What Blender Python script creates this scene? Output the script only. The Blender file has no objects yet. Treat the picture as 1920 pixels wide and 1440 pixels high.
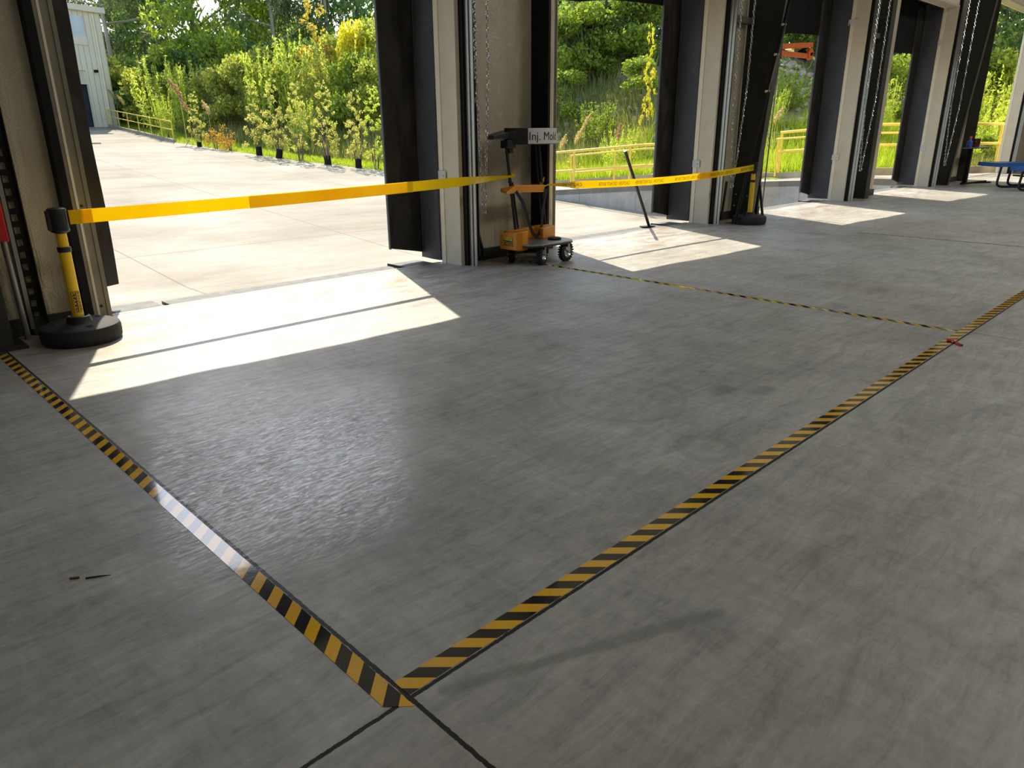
import bpy, bmesh, math, random
import numpy as np
from mathutils import Vector, Matrix, Euler
random.seed(7); RNG = np.random.default_rng(11)
SC = bpy.context.scene; COL = SC.collection
PI = math.pi

# ------------------------------------------------------------------ materials
class NT:
    def __init__(s, name):
        s.m = bpy.data.materials.new(name); s.m.use_nodes = True
        s.t = s.m.node_tree; s.n = s.t.nodes; s.l = s.t.links
        s.b = s.n['Principled BSDF']; s.out = s.n['Material Output']
    def new(s, typ, **kw):
        n = s.n.new('ShaderNode' + typ)
        for k, v in kw.items():
            if k.startswith('i_'):
                n.inputs[k[2:].replace('_', ' ')].default_value = v
            else: setattr(n, k, v)
        return n
    def link(s, a, b): s.l.new(a, b)
    def pos(s):
        return s.new('NewGeometry').outputs['Position']
    def obj(s):
        return s.new('TexCoord').outputs['Object']
    def mapping(s, vec, scale=(1, 1, 1), rot=(0, 0, 0), loc=(0, 0, 0)):
        n = s.new('Mapping'); s.link(vec, n.inputs['Vector'])
        n.inputs['Scale'].default_value = scale; n.inputs['Rotation'].default_value = rot; n.inputs['Location'].default_value = loc
        return n.outputs['Vector']
    def noise(s, vec, scale, detail=4, rough=.55, dist=0):
        n = s.new('TexNoise'); s.link(vec, n.inputs['Vector'])
        n.inputs['Scale'].default_value = scale; n.inputs['Detail'].default_value = detail
        n.inputs['Roughness'].default_value = rough; n.inputs['Distortion'].default_value = dist
        return n.outputs['Fac']
    def ramp(s, fac, stops):
        n = s.new('ValToRGB'); s.link(fac, n.inputs['Fac']); e = n.color_ramp.elements
        while len(e) > 1: e.remove(e[-1])
        e[0].position, c = stops[0][0], stops[0][1]; e[0].color = c4(c)
        for p, c in stops[1:]:
            x = e.new(p); x.color = c4(c)
        return n.outputs['Color']
    def math(s, op, a, b=None, c=None):
        n = s.new('Math', operation=op)
        for i, v in enumerate((a, b, c)):
            if v is None: continue
            if isinstance(v, (int, float)): n.inputs[i].default_value = v
            else: s.link(v, n.inputs[i])
        return n.outputs[0]
    def mix(s, fac, a, b, mode='MIX'):
        n = s.new('Mix', data_type='RGBA', blend_type=mode)
        for i, v in ((0, fac), (6, a), (7, b)):
            if isinstance(v, (int, float)): n.inputs[i].default_value = v
            elif isinstance(v, (tuple, list)): n.inputs[i].default_value = c4(v)
            else: s.link(v, n.inputs[i])
        return n.outputs[2]
    def sep(s, v):
        n = s.new('SeparateXYZ'); s.link(v, n.inputs[0]); return n.outputs
    def bump(s, h, strength=.3, dist=.01):
        n = s.new('Bump'); s.link(h, n.inputs['Height']); n.inputs['Strength'].default_value = strength
        n.inputs['Distance'].default_value = dist; s.link(n.outputs[0], s.b.inputs['Normal'])
    def base(s, c):
        if isinstance(c, tuple): s.b.inputs['Base Color'].default_value = c4(c)
        else: s.link(c, s.b.inputs['Base Color'])
    def rough(s, r):
        if isinstance(r, (int, float)): s.b.inputs['Roughness'].default_value = r
        else: s.link(r, s.b.inputs['Roughness'])
def c4(c):
    return (c, c, c, 1) if isinstance(c, (int, float)) else (tuple(c) + (1,))[:4]

def simple(name, col, rough=.6, metal=0, var=.12, scale=8, bump=0, spec=.5):
    t = NT(name); v = t.obj()
    f = t.noise(v, scale, 4)
    a = tuple(max(0, x * (1 - var)) for x in col); b = tuple(min(1, x * (1 + var)) for x in col)
    t.base(t.ramp(f, [(.3, a), (.7, b)])); t.rough(rough); t.b.inputs['Metallic'].default_value = metal
    t.b.inputs['Specular IOR Level'].default_value = spec
    if bump: t.bump(t.noise(v, scale * 6, 3), bump, .004)
    return t.m

M = {}
M['black_plastic'] = simple('black_plastic', (.012, .012, .013), .42, scale=20)
M['rubber'] = simple('rubber', (.018, .018, .018), .75, scale=30, bump=.3)
M['black_paint'] = simple('black_painted_steel', (.004, .004, .004), .6, scale=6, spec=.25)
M['dark_steel'] = simple('dark_olive_steel', (.024, .024, .017), .6, scale=3, var=.3)
M['olive_steel'] = simple('olive_flange', (.07, .068, .048), .5, 0, .2, 4)
M['girt'] = simple('girt_steel', (.13, .125, .10), .5, 0, .15, 4)
M['galv'] = simple('galvanized_steel', (.36, .355, .33), .42, .85, .07, 5)
M['jamb_steel'] = simple('jamb_steel', (.24, .225, .17), .45, .5, .12, 4)
M['chrome'] = simple('zinc_metal', (.62, .64, .67), .25, 1, .1, 20)
M['white_plate'] = simple('white_plate', (.62, .62, .60), .5, 0, .06, 30)
M['cream'] = simple('cream_panel', (.64, .57, .43), .55, 0, .05, 5, .05)
M['cream_edge'] = simple('cream_edge', (.84, .76, .58), .5, 0, .04, 5)
M['yellow_paint'] = simple('yellow_paint', (.88, .56, .015), .45, 0, .06, 12)
M['rail_yellow'] = simple('rail_yellow', (.83, .62, .10), .5, 0, .08, 6)
M['orange_cart'] = simple('orange_plastic', (.72, .27, .012), .4, 0, .08, 8)
M['orange_arm'] = simple('orange_paint', (.80, .16, .015), .5, 0, .08, 8)
M['red'] = simple('red_plastic', (.50, .012, .014), .35, 0, .1, 8)
M['blue'] = simple('blue_coating', (.03, .13, .42), .4, 0, .15, 14)
M['seal_pad'] = simple('grey_seal_fabric', (.060, .062, .072), .62, 0, .15, 4)
M['web'] = simple('black_webbing', (.012, .012, .013), .8, 0, .1, 40)
M['sign_white'] = simple('sign_white', (.62, .61, .60), .5, 0, .02, 4)
M['ink'] = simple('ink_black', (.008, .008, .009), .6, 0, 0, 4)
M['ink_dark'] = simple('ink_brown', (.09, .055, .004), .6, 0, 0, 4)
M['deck'] = simple('deck_metal', (.30, .31, .30), .4, .7, .2, 10)
M['bumper'] = simple('red_brown_bumper', (.20, .055, .035), .8, 0, .3, 12, .3)
M['gap_shade'] = simple('dark_gap', (.015, .013, .012), .9, 0, .2, 12)  # near-black colour stands for the shade inside the leveler's hinge gap
M['bark'] = simple('bark', (.16, .13, .105), .9, 0, .4, 3, .8)
M['bark_pale'] = simple('pale_bark', (.36, .31, .27), .9, 0, .3, 3, .8)
M['liner'] = simple('room_liner', (.45, .43, .39), .8, 0, .05, 2)
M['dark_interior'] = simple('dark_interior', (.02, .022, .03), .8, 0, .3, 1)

# vinyl curtain with folds
def vinyl():
    t = NT('black_vinyl'); v = t.obj()
    m = t.mapping(v, (1.2, 1, .5), (0, .5, 0))
    n = t.noise(m, 2.2, 2, .5, 1.2)
    t.base(t.ramp(t.noise(v, 3), [(.3, (.018, .015, .012)), (.7, (.032, .027, .021))])); t.rough(.36)
    n = t.math('ADD', n, t.math('MULTIPLY', t.noise(t.mapping(v, (1.6, 1, .7), (0, .6, 0)), 1.2, 1, .4, .6), 1.2))
    t.bump(n, .5, .07); return t.m
M['vinyl'] = vinyl()
M['head_shaded'] = simple('shaded_head_vinyl', (.004, .004, .0038), .8, 0, .2, 3, .2, .2)  # head curtain vinyl made darker, its backlit shade put into the colour

# reflective quilted insulation facing
def insulation():
    t = NT('insulation_facing'); v = t.pos(); s = t.sep(v)
    a = t.math('ADD', s[0], s[2]); b = t.math('SUBTRACT', s[0], s[2])
    q = t.math('MAXIMUM', t.math('PINGPONG', a, .018), t.math('PINGPONG', b, .018))
    fold = t.noise(t.mapping(v, (7, 1, .8)), 1.6, 3, .6, .6)
    big = t.math('ADD', t.math('MULTIPLY', t.noise(v, .9, 3), .45), t.math('MULTIPLY', t.noise(t.mapping(v, (2.2, 1, 1.1), (0, -.55, 0)), 1.1, 4, .6, .8), .55))
    low = t.new('MapRange'); t.link(s[2], low.inputs[0]); low.inputs[1].default_value = 1.1; low.inputs[2].default_value = .1
    h = t.math('ADD', t.math('MULTIPLY', q, 3.0), t.math('MULTIPLY', t.math('MULTIPLY', fold, low.outputs[0]), 1.6))
    h = t.math('ADD', h, t.math('MULTIPLY', big, 2.2))
    t.base(t.ramp(big, [(.3, (.46, .41, .29)), (.7, (.56, .50, .36))])); t.rough(.36)
    t.b.inputs['Specular IOR Level'].default_value = .6
    t.bump(h, .9, .045); return t.m
M['insul'] = insulation()

# interior slab
def floor_mat():
    t = NT('sealed_concrete'); v = t.pos(); s = t.sep(v)
    big = t.noise(v, .35, 5, .6, .4); mid = t.noise(v, 1.6, 6, .65, .3); fine = t.noise(v, 26, 5, .7)
    streak = t.noise(t.mapping(v, (1, 5.5, 1), (0, 0, .12)), 2.6, 8, .76, .9)
    streak2 = t.noise(t.mapping(v, (5, .9, 1), (0, 0, -.3)), 2.0, 7, .72, 1.0)
    base = t.ramp(big, [(.30, (.355, .348, .315)), (.50, (.41, .412, .388)), (.72, (.455, .464, .452))])
    base = t.mix(.9, base, t.ramp(mid, [(.30, .72), (.5, .97), (.75, 1.16)]), 'MULTIPLY')
    base = t.mix(.95, base, t.ramp(streak, [(.30, .70), (.5, 1.0), (.70, 1.25)]), 'MULTIPLY')
    base = t.mix(.55, base, t.ramp(streak2, [(.28, .74), (.5, 1.0), (.74, 1.22)]), 'MULTIPLY')
    base = t.mix(.6, base, t.ramp(fine, [(.25, .78), (.5, 1), (.8, 1.18)]), 'MULTIPLY')
    # brown traffic dirt just inside the doors and dark scuffs
    yb = t.new('MapRange'); t.link(s[1], yb.inputs[0]); yb.inputs[1].default_value = 4.9; yb.inputs[2].default_value = 6.4
    dirt = t.noise(t.mapping(v, (1, 3.2, 1), (0, 0, .1)), 1.5, 7, .75, .5)
    dm = t.math('MULTIPLY', t.ramp(dirt, [(.44, 0), (.64, 1)]), yb.outputs[0])
    base = t.mix(t.math('MULTIPLY', dm, .85), base, (.22, .135, .065))
    blob = t.noise(v, 1.05, 4, .6, .2)
    base = t.mix(t.math('MULTIPLY', t.ramp(blob, [(.60, 0), (.72, 1)]), .16), base, (.15, .15, .13))
    # faint tyre arcs
    def ring(cx, cy, r, w):
        d = t.math('SQRT', t.math('ADD', t.math('POWER', t.math('SUBTRACT', s[0], cx), 2), t.math('POWER', t.math('SUBTRACT', s[1], cy), 2)))
        return t.math('LESS_THAN', t.math('ABSOLUTE', t.math('SUBTRACT', t.math('ADD', d, t.math('MULTIPLY', mid, .06)), r)), w)
    rings = t.math('MAXIMUM', t.math('MAXIMUM', ring(2.12, 1.50, .15, .045), ring(3.1, 1.72, .17, .03)), ring(3.4, 2.5, .42, .02))
    rings = t.math('MULTIPLY', rings, t.ramp(fine, [(.35, 0), (.6, 1)]))
    base = t.mix(t.math('MULTIPLY', rings, .35), base, (.17, .17, .16))
    # long dark drag mark to the right of the taped corner
    def segd(ax, ay, bx_, by_, w0):
        lx, ly = bx_ - ax, by_ - ay; L2 = lx * lx + ly * ly
        px = t.math('SUBTRACT', s[0], ax); py = t.math('SUBTRACT', s[1], ay)
        u = t.math('DIVIDE', t.math('ADD', t.math('MULTIPLY', px, lx), t.math('MULTIPLY', py, ly)), L2)
        u = t.math('MINIMUM', t.math('MAXIMUM', u, 0), 1)
        dx = t.math('SUBTRACT', px, t.math('MULTIPLY', u, lx)); dy = t.math('SUBTRACT', py, t.math('MULTIPLY', u, ly))
        d = t.math('SQRT', t.math('ADD', t.math('MULTIPLY', dx, dx), t.math('MULTIPLY', dy, dy)))
        m = t.new('MapRange'); t.link(t.math('ADD', d, t.math('MULTIPLY', t.math('SUBTRACT', mid, .5), w0)), m.inputs[0]); m.inputs[1].default_value = w0; m.inputs[2].default_value = w0 * .35
        return m.outputs[0]
    marks = t.math('MAXIMUM', segd(1.05, 1.36, 1.95, .975, .032), t.math('MAXIMUM', segd(3.90, 2.13, 3.99, 2.12, .10), segd(4.07, 1.94, 4.17, 1.92, .10)))
    base = t.mix(t.math('MULTIPLY', marks, .45), base, (.16, .16, .145))
    base = t.mix(t.math('MULTIPLY', t.ramp(t.noise(t.mapping(v, (1, 1.6, 1), (0, 0, .5)), 5.5, 3), [(.55, 0), (.70, 1)]), t.ramp(t.noise(v, .55, 2), [(.5, 0), (.62, .30)])), base, (.17, .17, .145))
    # saw cut control joints
    wob = t.math('MULTIPLY', t.math('SUBTRACT', t.noise(v, 30, 4, .7), .5), .012)
    def joint(axis, c, w):
        return t.math('LESS_THAN', t.math('ABSOLUTE', t.math('SUBTRACT', t.math('ADD', s[axis], wob), c)), w)
    j = None
    for ax, c, w in ((0, .963, .0075), (0, 6.567, .0045), (0, 12.11, .0045), (0, 17.6, .0045), (0, -4.6, .005), (1, 1.407, .0075), (1, 7.078, .006), (1, -4.2, .005)):
        k = joint(ax, c, w); j = k if j is None else t.math('MAXIMUM', j, k)
    base = t.mix(j, base, (.018, .014, .010))
    t.base(base)
    # worn sealer: patches that are glossier, broken by fine scratches
    gl = t.noise(v, .8, 4, .6, .5); scr = t.noise(t.mapping(v, (1, 5, 1), (0, 0, .12)), 7, 7, .78, .9)
    r = t.math('ADD', t.ramp(gl, [(.35, .56), (.62, .42)]), t.math('MULTIPLY', t.math('SUBTRACT', scr, .5), .8))
    t.rough(t.math('MAXIMUM', r, .22))
    t.b.inputs['Specular IOR Level'].default_value = .45
    # burnished wear patch in the middle of the bay, broken up by fine scratches
    wd = t.math('SQRT', t.math('ADD', t.math('POWER', t.math('MULTIPLY', t.math('SUBTRACT', s[0], 1.55), .8), 2), t.math('POWER', t.math('MULTIPLY', t.math('SUBTRACT', s[1], 2.95), .62), 2)))
    wm = t.new('MapRange'); t.link(t.math('ADD', wd, t.math('MULTIPLY', t.math('SUBTRACT', mid, .5), 1.2)), wm.inputs[0]); wm.inputs[1].default_value = 1.15; wm.inputs[2].default_value = .25
    fs_ = t.noise(t.mapping(v, (1, 4.5, 1), (0, 0, .12)), 16, 7, .8, 1.2)
    cw = t.math('MULTIPLY', t.ramp(fs_, [(.46, 0), (.66, 1)]), t.math('ADD', t.math('MULTIPLY', wm.outputs[0], .95), .05))
    t.link(cw, t.b.inputs['Coat Weight']); t.b.inputs['Coat Roughness'].default_value = .19; t.b.inputs['Coat IOR'].default_value = 1.9
    h = t.math('ADD', t.math('MULTIPLY', fine, .5), t.math('ADD', t.math('MULTIPLY', scr, .6), t.math('MULTIPLY', j, -8)))
    t.bump(h, .16, .004)
    return t.m
M['floor'] = floor_mat()

def yard_mat():
    t = NT('yard_concrete'); v = t.pos(); s = t.sep(v)
    big = t.noise(t.mapping(v, (1, 1, 1)), .18, 5, .6, .6); mid = t.noise(t.mapping(v, (.35, 1.3, 1), (0, 0, .35)), .9, 6, .65, .6); fine = t.noise(v, 9, 5, .7)
    base = t.ramp(big, [(.3, (.205, .178, .130)), (.5, (.275, .252, .200)), (.7, (.345, .325, .275))])
    base = t.mix(.65, base, t.ramp(mid, [(.32, .72), (.5, 1), (.7, 1.2)]), 'MULTIPLY')
    base = t.mix(.5, base, t.ramp(fine, [(.3, .85), (.7, 1.1)]), 'MULTIPLY')
    j = None
    for ax, c in [(0, -5.7), (0, -.1), (0, 5.5), (0, 11.2), (0, 16.8), (1, 12.6), (1, 18.2), (1, 23.8), (1, 29.4), (1, 35), (1, 40.6), (1, 46.2), (1, 52)]:
        k = t.math('LESS_THAN', t.math('ABSOLUTE', t.math('SUBTRACT', s[ax], c)), .02); j = k if j is None else t.math('MAXIMUM', j, k)
    base = t.mix(t.math('MULTIPLY', j, .65), base, (.10, .08, .055))
    t.base(base); t.rough(.85); t.bump(fine, .2, .01); return t.m
M['yard'] = yard_mat()
def wall_conc():
    t = NT('wall_concrete'); v = t.pos()
    f = t.noise(v, 1.3, 6, .65, .5); g = t.noise(t.mapping(v, (3, 3, .5)), 1.5, 5, .7)
    b = t.ramp(f, [(.3, (.33, .325, .30)), (.7, (.50, .49, .455))])
    b = t.mix(.5, b, t.ramp(g, [(.3, .72), (.7, 1.15)]), 'MULTIPLY')
    s = t.sep(v); j = t.math('LESS_THAN', t.math('PINGPONG', t.math('ADD', s[1], .4), 1.2), .012)
    b = t.mix(t.math('MULTIPLY', j, .6), b, (.10, .095, .085))
    t.base(b); t.rough(.9); return t.m
M['wall_conc'] = wall_conc()
M['kerb'] = simple('kerb_concrete', (.36, .32, .24), .9, 0, .15, 1.5)
M['apron'] = simple('apron_concrete', (.36, .325, .27), .85, 0, .12, 1.5)

def terrain_mat():
    t = NT('hill_soil'); v = t.pos()
    f = t.noise(v, .5, 6, .65, .5); g = t.noise(v, 5, 5, .7)
    b = t.ramp(f, [(.3, (.10, .14, .025)), (.5, (.20, .25, .045)), (.7, (.24, .20, .10))])
    b = t.mix(.6, b, t.ramp(g, [(.3, .6), (.7, 1.3)]), 'MULTIPLY')
    t.base(b); t.rough(.95); t.bump(g, .5, .1); return t.m
M['terrain'] = terrain_mat()

def leaf(name, stops, trans=.5, rough=.5, scale=1.3):
    t = NT(name); v = t.pos()
    f = t.noise(v, scale, 3, .7)
    isl = t.new('NewGeometry').outputs['Random Per Island']
    k = t.math('ADD', t.math('MULTIPLY', f, .6), t.math('MULTIPLY', isl, .4))
    c = t.ramp(k, stops)
    t.base(c); t.rough(rough); t.b.inputs['Specular IOR Level'].default_value = .35
    tr = t.new('BsdfTranslucent'); t.link(t.mix(1, c, (1.0, 1.0, .55), 'MULTIPLY'), tr.inputs[0])
    mx = t.new('MixShader'); mx.inputs[0].default_value = trans
    t.link(t.b.outputs[0], mx.inputs[1]); t.link(tr.outputs[0], mx.inputs[2]); t.link(mx.outputs[0], t.out.inputs[0])
    return t.m
M['leaf_bush'] = leaf('leaf_bush', [(.25, (.20, .25, .045)), (.5, (.44, .50, .10)), (.75, (.70, .68, .22))], .6)
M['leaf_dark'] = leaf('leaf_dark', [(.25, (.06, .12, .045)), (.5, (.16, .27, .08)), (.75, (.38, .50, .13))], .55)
M['leaf_mid'] = leaf('leaf_mid', [(.25, (.11, .19, .03)), (.5, (.28, .39, .06)), (.75, (.55, .62, .11))], .58)
M['leaf_pine'] = leaf('leaf_pine', [(.25, (.05, .09, .05)), (.5, (.13, .19, .08)), (.75, (.32, .36, .15))], .45)
M['leaf_yellow'] = leaf('leaf_yellow', [(.25, (.55, .50, .03)), (.5, (.85, .78, .06)), (.75, (.92, .90, .20))], .6)
M['leaf_amber'] = leaf('leaf_amber', [(.25, (.32, .24, .06)), (.5, (.68, .50, .10)), (.75, (.88, .80, .20))], .58)
M['leaf_lime'] = leaf('leaf_lime', [(.25, (.38, .48, .06)), (.5, (.60, .70, .11)), (.75, (.80, .85, .28))], .6)
M['leaf_sapling'] = leaf('leaf_sapling', [(.25, (.34, .36, .08)), (.5, (.62, .60, .18)), (.75, (.82, .78, .42))], .58)
M['leaf_orange'] = leaf('leaf_orange', [(.25, (.35, .25, .05)), (.5, (.70, .33, .06)), (.75, (.55, .55, .10))], .5)
M['grass'] = leaf('grass_blade', [(.25, (.26, .38, .03)), (.5, (.45, .58, .05)), (.75, (.62, .66, .12))], .55)
M['weed'] = leaf('weed_blade', [(.25, (.12, .18, .05)), (.5, (.30, .35, .10)), (.75, (.58, .46, .22))], .5)
M['plume'] = leaf('plume', [(.25, (.55, .45, .25)), (.75, (.85, .72, .42))], .5)
M['plume_pink'] = leaf('plume_pink', [(.25, (.40, .24, .16)), (.75, (.62, .42, .30))], .5)

def rock_mat():
    t = NT('riprap'); v = t.pos(); f = t.noise(v, 1.6, 5, .7)
    t.base(t.ramp(f, [(.3, (.16, .135, .11)), (.5, (.32, .28, .235)), (.7, (.50, .455, .39))])); t.rough(.9); return t.m
M['rock'] = rock_mat()

def tape_mat(name, sign, phase, fade):
    """hazard stripes at 45 degrees across a floor tape"""
    t = NT(name); v = t.pos(); s = t.sep(v)
    k = t.math('ADD', s[0], s[1]) if sign > 0 else t.math('SUBTRACT', s[0], s[1])
    ph = t.math('FRACT', t.math('ADD', t.math('DIVIDE', t.math('SUBTRACT', k, phase), .1265), 100.0))
    st = t.math('LESS_THAN', ph, .495)
    n = t.noise(v, 30, 5, .7); n2 = t.noise(v, 3, 3)
    y = t.ramp(n, [(.3, (.88, .47, .012)), (.7, (.95, .56, .02))])
    y = t.mix(t.math('MULTIPLY', t.ramp(n2, [(.4, 0), (.7, 1)]), fade), y, (.76, .47, .20))
    k2 = t.ramp(n, [(.3, (.018, .018, .02)), (.7, (.034, .034, .036))])
    t.base(t.mix(st, k2, y)); t.rough(t.math('ADD', t.math('MULTIPLY', n, .08), .06)); t.b.inputs['Specular IOR Level'].default_value = 1.0; t.b.inputs['Coat Weight'].default_value = .6; t.b.inputs['Coat Roughness'].default_value = .05
    t.bump(t.noise(v, 14, 3), .10, .003); return t.m
M['tape_left'] = tape_mat('hazard_tape_left', -1, -.864, .5)
M['tape_right'] = tape_mat('hazard_tape_right', 1, 2.549, .35)
M['tape_far'] = tape_mat('hazard_tape_far', -1, .02, .8)
def worn_tape():
    t = NT('worn_tape'); v = t.pos(); s = t.sep(v)
    st = t.math('LESS_THAN', t.math('FRACT', t.math('ADD', t.math('DIVIDE', t.math('SUBTRACT', s[0], s[1]), .1265), 100.)), .5)
    w = t.ramp(t.noise(v, 3.5, 5, .7), [(.42, 0), (.55, 1)])
    b = t.mix(st, (.10, .10, .095), (.40, .34, .24)); b = t.mix(w, b, (.23, .23, .21))
    t.base(b); t.rough(.45); return t.m
M['tape_worn'] = worn_tape()

def banner(name, c1, c2, trans):
    t = NT(name); v = t.pos(); c = t.ramp(t.noise(v, 2.2, 3), [(.3, c1), (.7, c2)])
    t.base(c); t.rough(.3)
    tr = t.new('BsdfTranslucent'); t.link(c, tr.inputs[0]); mx = t.new('MixShader'); mx.inputs[0].default_value = trans
    t.link(t.b.outputs[0], mx.inputs[1]); t.link(tr.outputs[0], mx.inputs[2]); t.link(mx.outputs[0], t.out.inputs[0]); return t.m
M['banner'] = banner('banner_film', (.95, .72, .008), (.98, .79, .012), .6)
M['banner_thick'] = banner('banner_film_doubled', (.96, .80, .012), (.98, .86, .03), .62)

def diamond():
    t = NT('diamond_plate'); v = t.pos(); s = t.sep(v)
    a = t.math('PINGPONG', t.math('ADD', s[0], s[1]), .028); b = t.math('PINGPONG', t.math('SUBTRACT', s[0], s[1]), .028)
    h = t.math('GREATER_THAN', t.math('MAXIMUM', a, b), .021)
    t.base(t.ramp(t.noise(v, 8, 4), [(.3, (.13, .13, .125)), (.7, (.21, .21, .205))])); t.rough(.7); t.b.inputs['Specular IOR Level'].default_value = .2
    t.bump(h, 1, .008); return t.m
M['diamond'] = diamond()

def siding():
    t = NT('ribbed_siding'); v = t.obj(); s = t.sep(v)
    g = t.math('LESS_THAN', t.math('PINGPONG', s[0], .2), .018)
    b = t.mix(g, t.ramp(t.noise(v, .5, 3), [(.3, (.74, .67, .52)), (.7, (.80, .73, .58))]), (.36, .33, .27))
    t.base(b); t.rough(.6); t.bump(g, .6, .03); return t.m
M['siding'] = siding()
M['siding_plain'] = simple('siding_plain', (.76, .69, .55), .6, 0, .05, 1)
M['glazing'] = simple('translucent_panel', (.58, .66, .72), .3, 0, .08, 2)

# ------------------------------------------------------------------ mesh helpers
class MB:
    def __init__(s): s.v = []; s.f = []
    def add(s, vs, fs):
        o = len(s.v); s.v += [tuple(x) for x in vs]; s.f += [tuple(i + o for i in f) for f in fs]; return s
    def box(s, x0, x1, y0, y1, z0, z1):
        return s.add([(x0, y0, z0), (x1, y0, z0), (x1, y1, z0), (x0, y1, z0), (x0, y0, z1), (x1, y0, z1), (x1, y1, z1), (x0, y1, z1)],
                     [(0, 3, 2, 1), (4, 5, 6, 7), (0, 1, 5, 4), (1, 2, 6, 5), (2, 3, 7, 6), (3, 0, 4, 7)])
    def tube(s, pts, r, n=10, cap=True):
        pts = [Vector(p) for p in pts]; rs = r if isinstance(r, (list, tuple)) else [r] * len(pts); rings = []
        prev = None
        for i, p in enumerate(pts):
            d = (pts[min(i + 1, len(pts) - 1)] - pts[max(i - 1, 0)]).normalized()
            if prev is None:
                a = Vector((0, 0, 1)) if abs(d.z) < .9 else Vector((1, 0, 0)); u = d.cross(a).normalized()
            else: u = (prev - d * prev.dot(d)).normalized()
            prev = u; w = d.cross(u)
            rings.append([p + (u * math.cos(2 * PI * k / n) + w * math.sin(2 * PI * k / n)) * rs[i] for k in range(n)])
        vs = [q for R_ in rings for q in R_]; fs = []
        for i in range(len(pts) - 1):
            for k in range(n): fs.append((i * n + k, i * n + (k + 1) % n, (i + 1) * n + (k + 1) % n, (i + 1) * n + k))
        if cap: fs.append(tuple(range(n - 1, -1, -1))); fs.append(tuple((len(pts) - 1) * n + k for k in range(n)))
        return s.add(vs, fs)
    def lathe(s, prof, n=32, c=(0, 0, 0), M_=None):
        vs = []; fs = []
        for r, z in prof:
            for k in range(n):
                a = 2 * PI * k / n; vs.append(Vector((r * math.cos(a), r * math.sin(a), z)))
        if M_ is not None: vs = [M_ @ v for v in vs]
        vs = [v + Vector(c) for v in vs]; m = len(prof)
        for i in range(m - 1):
            for k in range(n): fs.append((i * n + k, i * n + (k + 1) % n, (i + 1) * n + (k + 1) % n, (i + 1) * n + k))
        if prof[0][0] > 1e-5: fs.append(tuple(range(n - 1, -1, -1)))
        if prof[-1][0] > 1e-5: fs.append(tuple((m - 1) * n + k for k in range(n)))
        return s.add(vs, fs)
    def prism(s, poly, z0, z1):
        n = len(poly); z0 = z0 if isinstance(z0, (list, tuple)) else [z0] * n; z1 = z1 if isinstance(z1, (list, tuple)) else [z1] * n
        vs = [(p[0], p[1], z0[i]) for i, p in enumerate(poly)] + [(p[0], p[1], z1[i]) for i, p in enumerate(poly)]
        fs = [tuple(range(n - 1, -1, -1)), tuple(range(n, 2 * n))] + [(i, (i + 1) % n, n + (i + 1) % n, n + i) for i in range(n)]
        return s.add(vs, fs)
    def beam(s, a, b, w, h, up=(0, 0, 1)):
        a = Vector(a); b = Vector(b); d = (b - a).normalized(); x = d.cross(Vector(up)).normalized(); y = x.cross(d)
        vs = [p + x * sx * w / 2 + y * sy * h / 2 for p in (a, b) for sx, sy in ((-1, -1), (1, -1), (1, 1), (-1, 1))]
        return s.add(vs, [(0, 1, 2, 3), (7, 6, 5, 4), (0, 4, 5, 1), (1, 5, 6, 2), (2, 6, 7, 3), (3, 7, 4, 0)])
    def xf(s, m):
        s.v = [tuple(m @ Vector(p)) for p in s.v]; return s
    def mesh(s, name, mat, smooth=False):
        me = bpy.data.meshes.new(name); me.from_pydata(s.v, [], s.f); me.validate()
        bm = bmesh.new(); bm.from_mesh(me); bmesh.ops.recalc_face_normals(bm, faces=bm.faces)
        bm.to_mesh(me); bm.free()
        me.materials.append(mat)
        if smooth:
            me.polygons.foreach_set('use_smooth', [True] * len(me.polygons))
        return me
    def build(s, name, mat, parent=None, smooth=False, bevel=0):
        if smooth == 'auto': sm = True
        else: sm = bool(smooth)
        o = bpy.data.objects.new(name, s.mesh(name, M[mat] if isinstance(mat, str) else mat, sm)); COL.objects.link(o)
        if parent:
            o.parent = parent; o.matrix_parent_inverse = Matrix.Identity(4)
            # children are modelled in world space: shift into the parent's frame
            if parent.get('_world'): o.matrix_parent_inverse = parent_world(parent).inverted()
        if smooth == 'auto':
            m = o.modifiers.new('split', 'EDGE_SPLIT'); m.split_angle = math.radians(35)
        if bevel:
            m = o.modifiers.new('bev', 'BEVEL'); m.width = bevel; m.segments = 2; m.limit_method = 'ANGLE'
        return o
def parent_world(o):
    m = Matrix.LocRotScale(o.location, o.rotation_euler, o.scale)
    return (parent_world(o.parent) @ o.matrix_parent_inverse @ m) if o.parent else m
def tag(o, label=None, cat=None, group=None, kind=None):
    if label: o['label'] = label
    if cat: o['category'] = cat
    if group: o['group'] = group
    if kind: o['kind'] = kind
    return o
def thing(name, label, cat, loc=(0, 0, 0), rz=0, group=None):
    o = bpy.data.objects.new(name, None); COL.objects.link(o); o.empty_display_size = .1
    o.location = loc; o.rotation_euler = (0, 0, rz); return tag(o, label, cat, group)
def part(mb, name, mat, t, world=True, **kw):
    """child part; world=True when its coordinates are world coordinates"""
    o = mb.build(name, mat, None, **kw)
    o.parent = t
    if world: o.matrix_parent_inverse = parent_world(t).inverted()
    return o
def struct(mb, name, mat, **kw):
    return tag(mb.build(name, mat, **kw), kind='structure')
def copy_tree(o, parent=None):
    c = o.copy(); COL.objects.link(c); c.parent = parent
    for ch in list(o.children): copy_tree(ch, c)
    return c
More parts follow.
